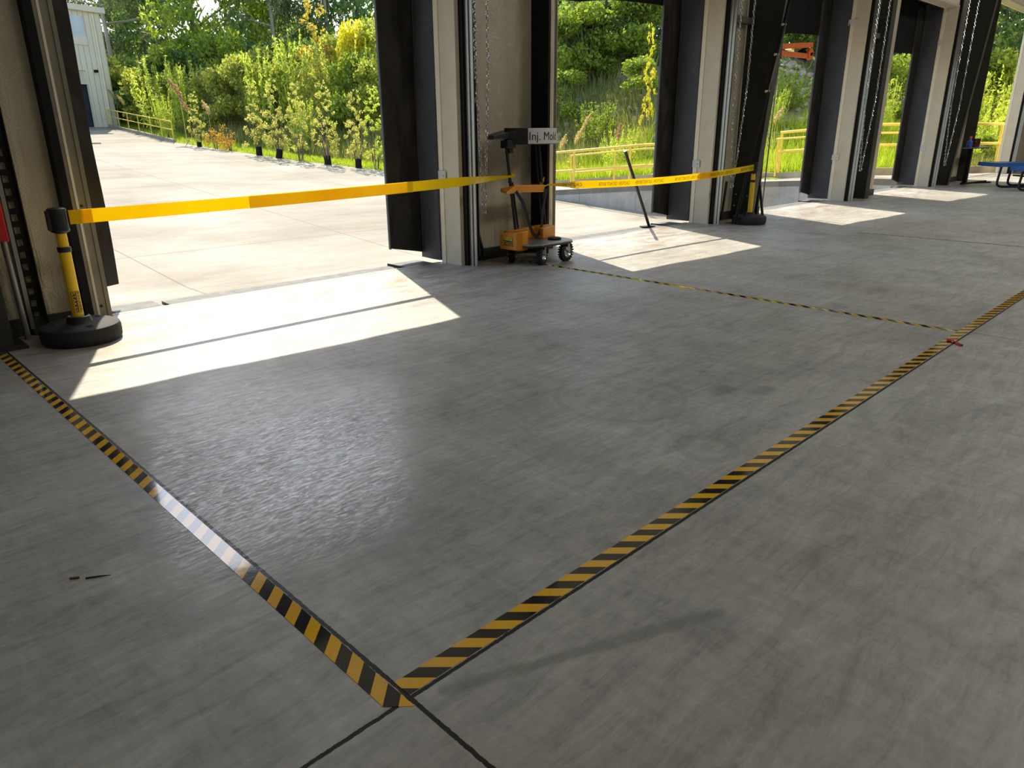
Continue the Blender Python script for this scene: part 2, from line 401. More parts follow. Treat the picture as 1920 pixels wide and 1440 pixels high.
def text_mb(body, size, spacing=1.0):
    """letters as mesh data (flat, in the XY plane, origin bottom-left), scaled so cap height is about size*.7"""
    cu = bpy.data.curves.new('letters', 'FONT'); cu.body = body; cu.size = size; cu.space_character = spacing; cu.resolution_u = 4
    ob = bpy.data.objects.new('letters', cu); COL.objects.link(ob)
    dg = bpy.context.evaluated_depsgraph_get(); me = bpy.data.meshes.new_from_object(ob.evaluated_get(dg))
    mb = MB(); mb.add([v.co[:] for v in me.vertices], [tuple(p.vertices) for p in me.polygons])
    bpy.data.objects.remove(ob); bpy.data.meshes.remove(me); bpy.data.curves.remove(cu); return mb

# ------------------------------------------------------------------ camera
F, PITCH, ROLL, YAW, H = 1354.24, .336493, -.0068248, .778271, 1.55
cy, sy = math.cos(YAW), math.sin(YAW)
fh = Vector((sy, cy, 0)); rt = Vector((cy, -sy, 0)); fw = fh * math.cos(PITCH) + Vector((0, 0, -math.sin(PITCH))); up = rt.cross(fw)
r_ = rt * math.cos(ROLL) + up * math.sin(ROLL); u_ = -rt * math.sin(ROLL) + up * math.cos(ROLL)
cam = bpy.data.cameras.new('camera'); cam.sensor_width = 36; cam.lens = F / 1920 * 36; cam.clip_end = 500
co = bpy.data.objects.new('camera', cam); COL.objects.link(co); SC.camera = co
co.matrix_world = Matrix(((r_.x, u_.x, -fw.x, 0), (r_.y, u_.y, -fw.y, 0), (r_.z, u_.z, -fw.z, H), (0, 0, 0, 1)))

# ------------------------------------------------------------------ light and air
SUN_AZ = math.atan(.44); SUN_EL = math.atan(1.156)
sd = Vector((math.sin(SUN_AZ) * math.cos(SUN_EL), math.cos(SUN_AZ) * math.cos(SUN_EL), math.sin(SUN_EL)))
sl = bpy.data.lights.new('sun', 'SUN'); sl.energy = 4.75; sl.angle = math.radians(.53); sl.color = (1, .90, .71)
so = bpy.data.objects.new('sun', sl); COL.objects.link(so); so.rotation_euler = (-sd).to_track_quat('-Z', 'Y').to_euler(); so.location = (10, 20, 30)
w = bpy.data.worlds.new('world'); SC.world = w; w.use_nodes = True; wn = w.node_tree
sky = wn.nodes.new('ShaderNodeTexSky'); sky.sky_type = 'NISHITA'; sky.sun_disc = False; sky.sun_elevation = SUN_EL
sky.sun_rotation = SUN_AZ; sky.air_density = 1.2; sky.dust_density = 1.5
wn.links.new(sky.outputs[0], wn.nodes['Background'].inputs[0]); wn.nodes['Background'].inputs[1].default_value = .21
for ix in range(5):  # added fill lamps out of view, graded to brighten the far floor
    for iy in range(3):
        a = bpy.data.lights.new('fill_lamp', 'AREA'); a.shape = 'DISK'; a.size = 2.6; a.energy = ((30, 70, 170, 190, 190)[ix], 5, 3)[iy]; a.color = (1, .96, .88)
        o = bpy.data.objects.new('fill_lamp', a); COL.objects.link(o); o.location = (-3 + ix * 8, (-1.6, -6.5, -12)[iy], 7.6)
SC.view_settings.view_transform = 'Standard'; SC.view_settings.look = 'None'; SC.view_settings.gamma = 1
SC.view_settings.use_curve_mapping = False; SC.view_settings.exposure = .72
SC.cycles.max_bounces = 8; SC.cycles.transparent_max_bounces = 8

# ------------------------------------------------------------------ the hall
YS = 7.07                                   # outer face of the dock wall
DOORS = [(1.885, 5.77), (7.77, 11.42), (13.73, 17.25), (19.62, 23.10), (27.35, 31.75)]
HEAD = [4.57, 4.57, 4.57, 4.57, 5.2]
struct(MB().box(-9, 46, -16, YS + .06, -.35, 0), 'floor', 'floor')
struct(MB().box(-9, 46, -16, 7.1, 8.2, 8.4), 'ceiling', 'liner')
struct(MB().box(-9.2, -9, -16, 7.1, 0, 8.2), 'wall_left', 'liner')
struct(MB().box(46, 46.2, -16, 7.1, 0, 8.2), 'wall_right', 'liner')
struct(MB().box(-9, 46, -16.2, -16, 0, 8.2), 'wall_back', 'liner')
struct(MB().box(-9, 46, YS - .02, YS + .06, -1.9, -.35), 'foundation_wall', 'wall_conc')
# outer skin and insulated inner face of every pier, one object per pier
edges = [-9] + [e for d in DOORS for e in d] + [46]
for i in range(0, len(edges), 2):
    x0, x1 = edges[i], edges[i + 1]
    struct(MB().box(x0 + (.06 if i else 0), x1 - (.10 if i < 10 else 0), 6.96, YS - .005, 0, 8.2), 'wall_front', 'siding_plain')
    struct(MB().box(x0 + (.20 if i else 0), x1 - (.20 if i < 10 else 0), 6.88, 6.955, .14, 8.2), 'wall_front_lining', 'insul')
    struct(MB().box(x0 + (.20 if i else 0), x1 - (.20 if i < 10 else 0), 6.84, 6.955, 0, .14), 'baseboard_front', 'dark_steel')
for (x0, x1), h in zip(DOORS, HEAD):
    struct(MB().box(x0 - .12, x1 + .08, 6.74, YS - .005, h + .03, 8.2), 'wall_front', 'siding_plain')
# girts across the pier linings
for x0, x1, z in ((5.95, 7.15, 3.3), (11.8, 12.45, 3.28), (17.6, 18.14, 3.48), (23.4, 24.02, 3.42), (-2, 1.6, 3.5)):
    struct(MB().box(x0, x1, 6.76, 6.88, z - .05, z + .05), 'trim_girt', 'girt')
    # (mitred channel)

# door surrounds: right-hand cream jambs, steel tracks, left-hand steel angles and columns
pl_z = [(1.05,), (1.0, 3.7), (.95, 3.7), (1.03, 3.7)]
for i, (x0, x1) in enumerate(DOORS):
    h = HEAD[i]
    struct(MB().box(x1, x1 + .055, 6.72, 7.0, 0, h + .02).box(x0 - .02, x1, 6.74, 7.0, h - .02, h + .03), 'trim_jamb', 'cream')
    struct(MB().box(x1 - .012, x1 + .055, 7.0, 7.075, 0, h + .02).box(x0 - .02, x1 - .012, 7.0, 7.075, h - .03, h + .03), 'trim_jamb_edge', 'cream_edge')
    # door track on the right jamb: black strip standing in for the shaded gap, then two steel lips
    t = thing('door_track', ['steel door track on the near pier beside the cart', 'steel door track on the pier behind the second belt post',
                             'steel door track on the third pier, beside its hanging chain', 'steel door track on the fourth pier, next to the small work stand',
                             'steel door track at the far right edge, behind the blue table'][i], 'door track', (x1 + .08, 6.7, 0))
    part(MB().box(x1 + .056, x1 + .09, 6.66, 6.74, 0, h + .2), 'gap_strip', 'black_paint', t)
    part(MB().box(x1 + .09, x1 + .105, 6.60, 6.70, 0, h + .2).box(x1 + .105, x1 + .16, 6.60, 6.612, 0, h + .2)
         .box(x1 + .145, x1 + .16, 6.60, 6.64, 0, h + .2).box(x1 + .105, x1 + .118, 6.55, 6.60, 0, h + .2), 'rail', 'galv', t)
    part(MB().box(x1 + .162, x1 + .175, 6.57, 6.88, .1, h + .1), 'mounting_angle', 'dark_steel', t)
    for z in (.27, 1.9): part(MB().tube([(x1 + .125, 6.59, z), (x1 + .125, 6.605, z)], .012, 8), 'bolt', 'chrome', t)
    # left-hand jamb of the same opening: steel angle + dark frame column
    C = [1.62, 7.16, 12.95, 18.15, 26.3][i]
    t = thing('door_frame_column', ['steel door frame column at left, behind the near belt post', 'dark frame column behind the orange cart',
                                    'dark frame column at the left side of the third opening, behind the lock rod', 'dark frame column right of the third pier chain',
                                    'dark frame column at the left side of the fifth opening, behind the work stand'][i], 'column', (x0 - .3, 6.8, 0))
    yf = 6.60 if i else 6.76
    xF = max((x0 - .135) / 6.99 * yf - .01, C + .04)
    part(MB().box(C, C + .02, yf, 6.96, 0, 8.1), 'web', 'dark_steel' if i >= 2 else 'black_paint', t)
    part(MB().box(C, xF, yf - .015, yf, 0, 8.1), 'flange', 'dark_steel' if i >= 2 else 'black_paint', t)
    part(MB().prism([(xF, yf), (xF - .015, yf), (x0 - .21, 6.955), (x0 - .19, 6.955)], 0, 8.1), 'return', 'dark_steel', t)
    part(MB().box(x0 - .125, x0, 6.985, 6.995, 0, h + .3).box(x0 - .01, x0, 6.99, 7.08, 0, h + .3).box(x0 - .19, x0 - .125, 6.955, 6.985, 0, h + .3)
         .box(x0 - .135, x0 - .12, 6.96, 6.995, 0, h + .3).box(x0 - .035, x0 - .03, 6.975, 6.985, 0, h + .3), 'jamb_angle', 'jamb_steel', t)
    bz = [.12, .98, 3.15] if i == 0 else [.12, 1.2]
    for z in bz: part(MB().lathe([(.013, -.006), (.013, .004), (.006, .008)], 10, (x0 - .075, 6.985, z), Matrix.Rotation(PI / 2, 4, 'X')), 'bolt', 'dark_steel', t)
    if i >= 2:
        pass
# tapered main frame columns
for xc, nm in ((12.46, 'tapered dark frame column on the second pier, behind the far belt post'), (24.03, 'tapered dark frame column with bolts at its foot, left of the work stand')):
    t = thing('tapered_column', nm, 'column', (xc, 6.7, 0)); yb, yt = 6.48, 5.87
    part(MB().add([(xc, yb, 0), (xc, 6.86, 0), (xc, 6.86, 8.1), (xc, yt, 8.1), (xc + .012, yb, 0), (xc + .012, 6.86, 0), (xc + .012, 6.86, 8.1), (xc + .012, yt, 8.1)],
                  [(0, 1, 2, 3), (7, 6, 5, 4), (0, 4, 5, 1), (1, 5, 6, 2), (2, 6, 7, 3), (3, 7, 4, 0)]), 'web', 'dark_steel', t)
    part(MB().add([(xc - .03, yb - .012, 0), (xc + .12, yb - .012, 0), (xc + .12, yb, 0), (xc - .03, yb, 0), (xc - .03, yt - .012, 8.1), (xc + .12, yt - .012, 8.1), (xc + .12, yt, 8.1), (xc - .03, yt, 8.1)],
                  [(0, 3, 2, 1), (4, 5, 6, 7), (0, 1, 5, 4), (1, 2, 6, 5), (2, 3, 7, 6), (3, 0, 4, 7)]), 'flange', 'olive_steel', t)
    for a, z in ((6.78, .44), (6.80, .24), (6.56, .42)): part(MB().lathe([(.016, 0), (.016, .01), (.008, .02)], 8, (xc, a, z), Matrix.Rotation(-PI / 2, 4, 'Y')), 'bolt', 'chrome', t)
for i in range(4):
    x1 = DOORS[i][1]
    for z in pl_z[i]:
        o = MB().box(x1 - .022, x1 - .013, 6.94, 7.12, z - .06, z + .06).build('bracket_plate', 'white_plate', bevel=.003)
        for dy, dz in ((.14, .035), (.14, -.04), (.02, 0)): MB().lathe([(.007, 0), (.007, .004)], 8, (x1 - .022, 6.96 + dy, z + dz), Matrix.Rotation(-PI / 2, 4, 'Y')).build('screw', 'dark_steel').parent = o
        low = z < 2
        tag(o, ['small white square plate on the edge of the near pier, above the belt', 'white plate low on the second pier, just above the printed belt' if low else 'white plate high on the second pier',
                'white plate low on the third cream pier' if low else 'white plate high on the third cream pier',
                'white plate low on the fourth cream pier' if low else 'white plate high on the fourth cream pier'][i], 'plate')

# slotted rail, leaning tube and base column at the far left
t = thing('slotted_track', 'black vertical rail with a row of slots on the insulated wall at left', 'rail', (1.32, 6.85, 0))
mb = MB()
xa, xb, yy = 1.255, 1.355, 6.845
mb.box(xa, xa + .012, yy - .004, yy + .01, .05, 4.4); mb.box(xb - .01, xb, yy - .03, yy + .01, .05, 4.4)
z = .05
slots = [.13 + k * .0975 for k in range(44)]
for s0 in slots:                                   # plate built around its slots so they are real holes
    mb.box(xa + .012, xb - .01, yy, yy + .006, z, s0); mb.box(xa + .052, xb - .01, yy, yy + .006, s0, s0 + .052); z = s0 + .052
mb.box(xa + .012, xb - .01, yy, yy + .006, z, 4.4)
part(mb, 'slotted_plate', 'black_paint', t)
part(MB().box(xa - .03, xa - .001, yy - .02, yy + .03, .05, 4.4), 'edge_lip', 'galv', t)
part(MB().box(xa - .02, xb + .015, yy - .05, yy + .03, 0, .05), 'foot_bracket', 'dark_steel', t)
t = thing('support_tube', 'grey metal tube with a red sleeve beside the slotted rail', 'tube', (1.17, 6.74, 0))
part(MB().tube([(1.17, 6.72, 0), (1.145, 6.74, 1.9)], .023, 14), 'tube', 'galv', t, smooth='auto')
part(MB().box(1.07, 1.19, 6.66, 6.78, .78, 1.5), 'sleeve', 'red', t, bevel=.012)
t = thing('steel_column', 'dark grey steel column on a base plate at the left edge', 'column', (.95, 6.6, 0))
part(MB().box(.80, 1.03, 6.47, 6.485, .02, 8.1).box(.80, 1.03, 6.715, 6.73, .02, 8.1).box(.905, .92, 6.485, 6.715, .02, 8.1).box(1.02, 1.03, 6.485, 6.715, .02, 8.1), 'shaft', 'dark_steel', t)
part(MB().box(.74, 1.11, 6.41, 6.79, 0, .02), 'base_plate', 'dark_steel', t)

# dock shelters: grey side pads, black side curtains and sagging head curtains
def sheet(fn, nu, nv, th, axis):
    """solid wavy sheet: fn(u,v)->point"""
    A = [[Vector(fn(i / nu, j / nv)) for j in range(nv + 1)] for i in range(nu + 1)]; off = Vector(axis) * th; mb = MB(); vs = []; fs = []
    n1 = nv + 1; N = (nu + 1) * n1
    for row in A: vs += row
    vs += [p + off for p in vs]
    for i in range(nu):
        for j in range(nv):
            a = i * n1 + j; fs += [(a, a + n1, a + n1 + 1, a + 1), (N + a, N + a + 1, N + a + n1 + 1, N + a + n1)]
    for i in range(nu):
        for j in (0, nv): a = i * n1 + j; fs.append((a, a + n1, N + a + n1, N + a))
    for j in range(nv):
        for i in (0, nu): a = i * n1 + j; fs.append((a, a + 1, N + a + 1, N + a))
    return mb.add(vs, fs)
YO = 7.44
shel = ['dark dock shelter curtains framing the near left opening', 'dark dock shelter curtains framing the second opening, beyond the printed belt',
        'dark dock shelter curtains framing the third opening with the orange lamp arm', 'dark dock shelter curtains framing the fourth opening']
for i, (x0, x1) in enumerate(DOORS[:4]):
    t = thing('dock_shelter', shel[i], 'dock shelter', ((x0 + x1) / 2, YO, 0)); h = HEAD[i]; yo = YO + (0 if i == 0 else .06)
    ph = i * 1.7
    part(sheet(lambda u, v: (x1 - .006 - .010 * (1 + math.sin(v * 9 + u * 5 + ph)) - .014, 7.08 + u * (yo + .03 - 7.08), .03 + v * (4.8 - .03)), 8, 40, .07, (1, 0, 0)), 'side_pad', 'seal_pad', t, smooth='auto')
    def cur(u, v, x1=x1, yo=yo, ph=ph):
        zz = .19 - .10 * u + v * 4.4
        wv = .016 * math.sin(v * 17 + u * 4 + ph) * math.sin(u * PI) + .012 * math.sin(v * 31 - u * 7 + ph) * u
        return (x1 - .52 + u * .52, yo + wv * (1 - u ** 4), zz)
    part(sheet(cur, 16, 60, .02, (0, 1, 0)), 'side_curtain', 'vinyl', t, smooth='auto')
    part(MB().tube([(x1 - .03, yo - .015, .10 + k * .2) for k in range(23)], .008, 6), 'seam_welt', 'seal_pad', t)
    part(MB().box(x1 - .53, x1 - .515, yo - .004, yo + .03, .18, 4.5), 'edge_binding', 'seal_pad', t)
    # left side
    lx = x0 + (.23 if i == 0 else .06)
    part(sheet(lambda u, v, x0=x0, lx=lx: (x0 - .12 + u * (lx - x0 + .12) + .006 * math.sin(v * 15), yo + .01 * math.sin(v * 11 + u * 3), .17 + .04 * u + v * 4.4), 6, 40, .018, (0, 1, 0)), 'side_curtain', 'vinyl', t, smooth='auto')
    part(MB().box(x0 - .12, x0 - .05, 7.08, yo + .03, .03, 4.8), 'side_pad', 'seal_pad', t)
    xs = [0, .12, .30, .47, .68, .86, .94, 1.0]; zs = [3.26, 3.27, 3.30, 3.39, 3.43, 3.45, 3.41, 3.33]
    def head(u, v, x0=x0, x1=x1, yo=yo):
        zb = float(np.interp(u, xs, zs)) + (.0 if i == 0 else .0)
        return (x0 + .02 + u * (x1 - .05 - x0), yo + .022 + .008 * math.sin(u * 30), zb + v * (4.78 - zb))
    part(sheet(head, 40, 6, .02, (0, 1, 0)), 'head_curtain', 'head_shaded', t, smooth='auto')
    part(MB().box(x0 - .12, x1 + .06, 7.08, yo + .06, 4.7, 4.85), 'head_frame', 'seal_pad', t)
    # edge-of-dock leveler
    struct(MB().box(x0, x1, 7.105, 7.135, -.2, .002), 'trim_sill', 'galv')
    lv = thing('dock_leveler', ['diamond plate dock leveler at the near left opening', 'diamond plate dock leveler at the second opening, under the leaning black bar',
                               'dock leveler at the third opening', 'dock leveler at the fourth opening'][i], 'dock leveler', ((x0 + x1) / 2, 7.3, -.02))
    part(MB().box(x0 + .58, x1 - .60, 7.15, 7.43, -.045, -.012), 'lip_plate', 'diamond', lv)
    part(MB().box(x0 + .56, x1 - .58, 7.13, 7.16, -.3, -.02), 'hinge_gap', 'gap_shade', lv)
    for a, b in ((x0 + .09, x0 + .50), (x1 - .52, x1 - .09)):
        bp = part(MB().box(a, b, 7.15, 7.50, -.62, -.022), 'bumper_block', 'bumper', lv, bevel=.01)
        part(MB().box(a - .01, b + .01, 7.14, 7.50, -.022, -.008), 'top_plate', 'diamond', lv)
        part(MB().box(a - .014, a - .01, 7.14, 7.52, -.05, 0), 'side_angle', 'black_paint', lv)

# ------------------------------------------------------------------ floor tapes
def strip(name, mat, x0, x1, y0, y1, z=.0012, seg=1):
    mb = MB(); mb.box(x0, x1, y0, y1, .0002, z); return mb.build(name, mat)
tag(MB().prism([(.887, 1.432), (.953, 1.372 + .0), (.953, 6.40), (.887, 6.40)], .0003, .0014).build('hazard_tape', 'tape_left'), 'black and yellow striped floor tape running from the corner to the column at left', 'floor tape')
tag(MB().prism([(.968, 1.4175), (33, 1.4175), (33, 1.490), (.968, 1.490), (.968, 1.45)], .0003, .0014).build('hazard_tape', 'tape_right'), 'black and yellow striped floor tape running from the corner to the right edge', 'floor tape')
tag(MB().box(6.497, 6.560, 1.492, 6.6, .0003, .0014).build('hazard_tape', 'tape_far'), 'faded striped floor tape running from the cart to the long right-hand tape', 'floor tape')
tag(MB().box(12.035, 12.10, 1.492, 4.4, .0003, .0014).build('hazard_tape', 'tape_worn'), 'worn broken floor tape farthest away, right of the third sun patch', 'floor tape')
# litter
for lab, pts, w_ in (('longer dark splinter lying on the floor at left', [(.479, 2.733), (.52, 2.71), (.551, 2.689)], .0035), ('short brown splinter lying on the floor at left', [(.437, 2.773), (.463, 2.755)], .004)):
    tag(MB().tube([(x, y, .004) for x, y in pts], [w_, w_ * .9, w_ * .3][:len(pts)] if len(pts) > 2 else w_, 6).build('wood_splinter', 'ink_dark' if 'short' in lab else 'ink'), lab, 'splinter')
t = MB().tube([(6.169, 1.46, .006), (6.145, 1.42, .010), (6.12, 1.404, .006)], .012, 6).tube([(6.135, 1.395, .006), (6.10, 1.372, .006), (6.074, 1.337, .006)], .012, 6)
tag(t.build('plastic_scrap', 'red'), 'small red plastic scrap lying across the right-hand floor tape', 'scrap')

# ------------------------------------------------------------------ belt posts
def label_plate(t, cx, cyy, cz, w, hgt, nrm, vertical=True):
    """black label with two lines of yellow letters: built in a local frame then stood on the surface"""
    n = Vector(nrm).normalized(); upv = Vector((0, 0, 1)); right = upv.cross(n).normalized()
    def place(mb, off):
        R_ = Matrix((right, upv, n)).transposed().to_4x4()
        if vertical: R_ = R_ @ Matrix.Rotation(-PI / 2, 4, 'Z')
        return mb.xf(Matrix.Translation(Vector((cx, cyy, cz)) + n * off) @ R_)
    fr = MB().box(-w / 2, w / 2, -hgt / 2, hgt / 2, 0, .0015)
    lb = part(place(fr, 0), 'label', 'ink', t)
    return lb, place
def label_text(lb, place, w, hgt, bar=True):
    fr = MB()
    b = .0022
    fr.box(-w / 2 + b, w / 2 - b, hgt / 2 - 2 * b, hgt / 2 - b, .0015, .002).box(-w / 2 + b, w / 2 - b, -hgt / 2 + b, -hgt / 2 + 2 * b, .0015, .002)
    fr.box(-w / 2 + b, -w / 2 + 2 * b, -hgt / 2 + b, hgt / 2 - b, .0015, .002).box(w / 2 - 2 * b, w / 2 - b, -hgt / 2 + b, hgt / 2 - b, .0015, .002)
    if bar: fr.box(-w / 2 + b, w / 2 - b, .08 * hgt, hgt / 2 - b, .0015, .0019)
    part(place(fr, 0), 'frame', 'yellow_paint', lb)
    for wd, yy_, mt, sz in (('BANNER', .14 * hgt, 'ink', .42 * hgt), ('STAKES', -.40 * hgt, 'yellow_paint', .52 * hgt)):
        tx = text_mb(wd, sz); xs_ = [v[0] for v in tx.v]; wid = max(xs_) - min(xs_); k = (w - 6 * b) / wid
        tx.v = [((v[0] - min(xs_)) * k - w / 2 + 3 * b, v[1] + yy_, .0023) for v in tx.v]
        part(place(tx, 0), 'lettering', mt, lb)

def belt_post(loc, ang, label, detail=True):
    t = thing('belt_post', label, 'belt post', (loc[0], loc[1], 0), ang)
    L = dict(world=False)
    base = part(MB().lathe([(.20, 0), (.272, .004), (.285, .02), (.288, .06), (.288, .105), (.280, .128), (.255, .140), (.10, .150), (.085, .150)], 48), 'base', 'rubber', t, smooth='auto', **L)
    part(MB().lathe([(.095, .148), (.088, .165), (.083, .195), (.070, .200), (.06, .180)], 32), 'collar', 'black_plastic', t, smooth='auto', **L)
    for k in range(3):
        rg = MB(); a = .6 + k * 2.1; rg.lathe([(.030, 0), (.032, .004), (.026, .0045), (.024, 0)], 20, (.19 * math.cos(a), .19 * math.sin(a), .143))
        rg.beam((.19 * math.cos(a) - .027, .19 * math.sin(a) - .008, .1455), (.19 * math.cos(a) + .027, .19 * math.sin(a) + .008, .1455), .006, .004)
        part(rg, 'embossing', 'black_plastic', base, world=False)
    part(MB().lathe([(.0415, .18), (.0415, .715)], 28), 'tube', 'yellow_paint', t, smooth='auto', **L)
    part(MB().lathe([(.047, .70), (.048, .705), (.048, .735), (.044, .738)], 28), 'clamp_ring', 'black_plastic', t, smooth='auto', **L)
    part(MB().lathe([(.037, .73), (.037, .86)], 28), 'upper_tube', 'yellow_paint', t, smooth='auto', **L)
    part(MB().lathe([(.040, .84), (.062, .852), (.066, .86), (.066, .868), (.064, .87), (.064, 1.005), (.066, 1.008), (.064, 1.022), (.05, 1.03)], 32)
         .box(-.075, -.05, -.03, .03, .865, 1.01).box(.05, .072, -.014, .014, .875, 1.005), 'head', 'black_plastic', t, smooth='auto', bevel=.003, **L)
    return t
p1 = belt_post((1.475, 6.375), 0, 'yellow belt post on a round black base at left, in front of the slotted rail')
d = Vector((-1.475, -6.375, 0)).normalized(); d = Matrix.Rotation(math.radians(14), 3, 'Z') @ d
lb, pf = label_plate(p1, 1.475 + d.x * .0425, 6.375 + d.y * .0425, .315, .165, .055, d); label_text(lb, pf, .165, .055)
p2 = belt_post((11.98, 6.23), .5, 'yellow and black belt post on a round black base beside the second pier')

# banners between the posts and the cart
def ribbon(pts, hgt, th=.002):
    """vertical band; pts = (x, y, z_centre, height_scale, tilt)"""
    mb = MB(); vs = []; n = len(pts)
    for i, (x, y, z, hs, tl) in enumerate(pts):
        a = Vector(pts[max(i - 1, 0)][:2]); b = Vector(pts[min(i + 1, n - 1)][:2]); dd = (b - a).normalized(); nn = Vector((-dd.y, dd.x, 0))
        hh = hgt * hs / 2
        up_ = Vector((0, 0, math.cos(tl))) + nn * math.sin(tl)
        for s_ in (-1, 1):
            for q in (-1, 1): vs.append(Vector((x, y, z)) + up_ * hh * s_ + nn * th * q / 2)
    fs = []
    for i in range(n - 1):
        a = i * 4; b = a + 4
        fs += [(a, b, b + 1, a + 1), (a + 2, a + 3, b + 3, b + 2), (a, a + 2, b + 2, b), (a + 1, b + 1, b + 3, a + 3)]
    fs += [(0, 1, 3, 2), ((n - 1) * 4, (n - 1) * 4 + 2, (n - 1) * 4 + 3, (n - 1) * 4 + 1)]
    return mb.add(vs, fs)
def lin(a, b, n, sag=0, hs=lambda u: 1, tl=lambda u: 0):
    out = []
    for i in range(n + 1):
        u = i / n; p = Vector(a).lerp(Vector(b), u); out.append((p.x, p.y, p.z - sag * 4 * u * (1 - u), hs(u), tl(u)))
    return out
A1 = (1.545, 6.345, .955); B1 = (6.375, 6.43, 1.040)
band = thing('barrier_banner', 'plain yellow banner stretched across the near left opening', 'banner', A1)
P = lin(A1, B1, 60, .015, lambda u: 1 if u < .80 else 1 - .72 * ((u - .80) / .20) ** 1.2, lambda u: .03 * math.sin(u * 7) if u < .8 else .03 * math.sin(u * 7) + .9 * (u - .8) / .2)
part(ribbon(P, .105), 'band', 'banner', band)
def sub(P, u0, u1): k = len(P) - 1; return [(p[0], p[1] - .004, p[2], p[3] * 1.03, p[4]) for p in P[round(u0 * k):round(u1 * k) + 1]]
part(ribbon(sub(P, .0, .035), .100), 'splice', 'banner', band)
part(ribbon(sub(P, .30, .68), .106), 'doubled_length', 'banner_thick', band)
A2 = (7.015, 6.44, .905); B2 = (11.915, 6.20, .945)
band2 = thing('barrier_banner', 'yellow caution banner with printed words from the cart to the far post', 'banner', A2)
P2 = lin(A2, B2, 60, .075, lambda u: 1 if u > .12 else .25 + .75 * (u / .12), lambda u: .04 * math.sin(u * 6) + (.8 * (1 - u / .15) if u < .15 else 0))
bd2 = part(ribbon(P2, .098), 'band', 'banner', band2)
part(ribbon(sub(P2, .66, .665 + .12), .102), 'splice', 'banner', band2)
# words seen through from the back: mirrored
def wrap_text(word, u0, length, hgt):
    tx = text_mb(word, 1.0); xs_ = [v[0] for v in tx.v]; x0, x1 = min(xs_), max(xs_)
    a = Vector(A2); b = Vector(B2); tot = (b - a).length; out = []
    for v in tx.v:
        k = 1 - (v[0] - x0) / (x1 - x0)                       # mirrored left to right
        u = u0 + k * length / tot; p = a.lerp(b, u); z = p.z - .075 * 4 * u * (1 - u) + (v[1] / .7 - .5) * hgt
        out.append((p.x - .0, p.y - .0075 - .0 + .04 * math.sin(u * 6) * (v[1] / .7 - .5) * hgt * 0, z))
    tx.v = out; return tx
for u0 in (.055, .175, .355, .545, .735, .915):
    L_ = .62 if u0 < .9 else .40
    if u0 == .055: part(wrap_text('CAUTION', u0, .36, .040), 'lettering', 'ink_dark', bd2)
    elif u0 == .915: part(wrap_text('NOT ENTER', u0, .38, .045), 'lettering', 'ink_dark', bd2)
    elif u0 == .175: continue
    else: part(wrap_text('CAUTION - DO NOT ENTER', u0, .66, .045), 'lettering', 'ink_dark', bd2)
part(wrap_text('CAUTION - DO NOT ENTER', .195, .66, .045), 'lettering', 'ink_dark', bd2)

# ------------------------------------------------------------------ orange cart
cart = thing('banner_cart', 'orange and black cart holding a sign tray, beside the near pier', 'cart', (6.6, 6.3, 0))
def rounded(cx, cyy, hx, hy, r, ang, n=6):
    pts = []
    for sx, sy_, a0 in ((1, 1, 0), (-1, 1, PI / 2), (-1, -1, PI), (1, -1, 1.5 * PI)):
        for k in range(n + 1):
            a = a0 + k * PI / 2 / n; pts.append((sx * (hx - r) + r * math.cos(a), sy_ * (hy - r) + r * math.sin(a)))
    c, s_ = math.cos(ang), math.sin(ang)
    return [(cx + c * x - s_ * y, cyy + s_ * x + c * y) for x, y in pts]
DK = [(6.30, 6.24), (6.245, 6.12), (6.29, 6.01), (6.42, 5.965), (6.90, 5.95), (7.00, 6.0), (7.05, 6.12), (7.07, 6.44), (6.34, 6.44)]
part(MB().prism(DK, .243, .262), 'deck', 'deck', cart, bevel=.004)
part(MB().prism([(6.645 + (x - 6.645) * 1.008, 6.22 + (y - 6.22) * 1.015) for x, y in DK], .226, .243), 'deck_rim', 'black_plastic', cart)
# orange body: back panel, raised right cheek and a labelled end cap on the left
body = MB(); body.prism([(6.30, 6.42), (7.06, 6.45), (7.06, 6.53), (6.30, 6.52)], .20, [.395, .405, .405, .395])
body.prism([(6.78, 6.30), (7.08, 6.36), (7.05, 6.52), (6.76, 6.50)], .262, [.39, .395, .41, .41])
part(body, 'body', 'orange_cart', cart, bevel=.008)
cheek = part(MB().prism([(6.19, 6.19), (6.25, 6.14), (6.36, 6.15), (6.37, 6.46), (6.19, 6.48)], .185, [.405, .415, .415, .395, .36]), 'end_cap', 'orange_cart', cart, bevel=.012)
nrm = Vector((-1, 0, 0))
lbl, pf = label_plate(cart, 6.186, 6.335, .290, .17, .115, nrm, False); label_text(lbl, pf, .17, .115, True)
part(MB().lathe([(.0, .265), (.085, .265), (.085, .285), (.06, .292), (.0, .292)], 24, (6.84, 6.16, 0)), 'round_boss', 'rubber', cart, smooth='auto')
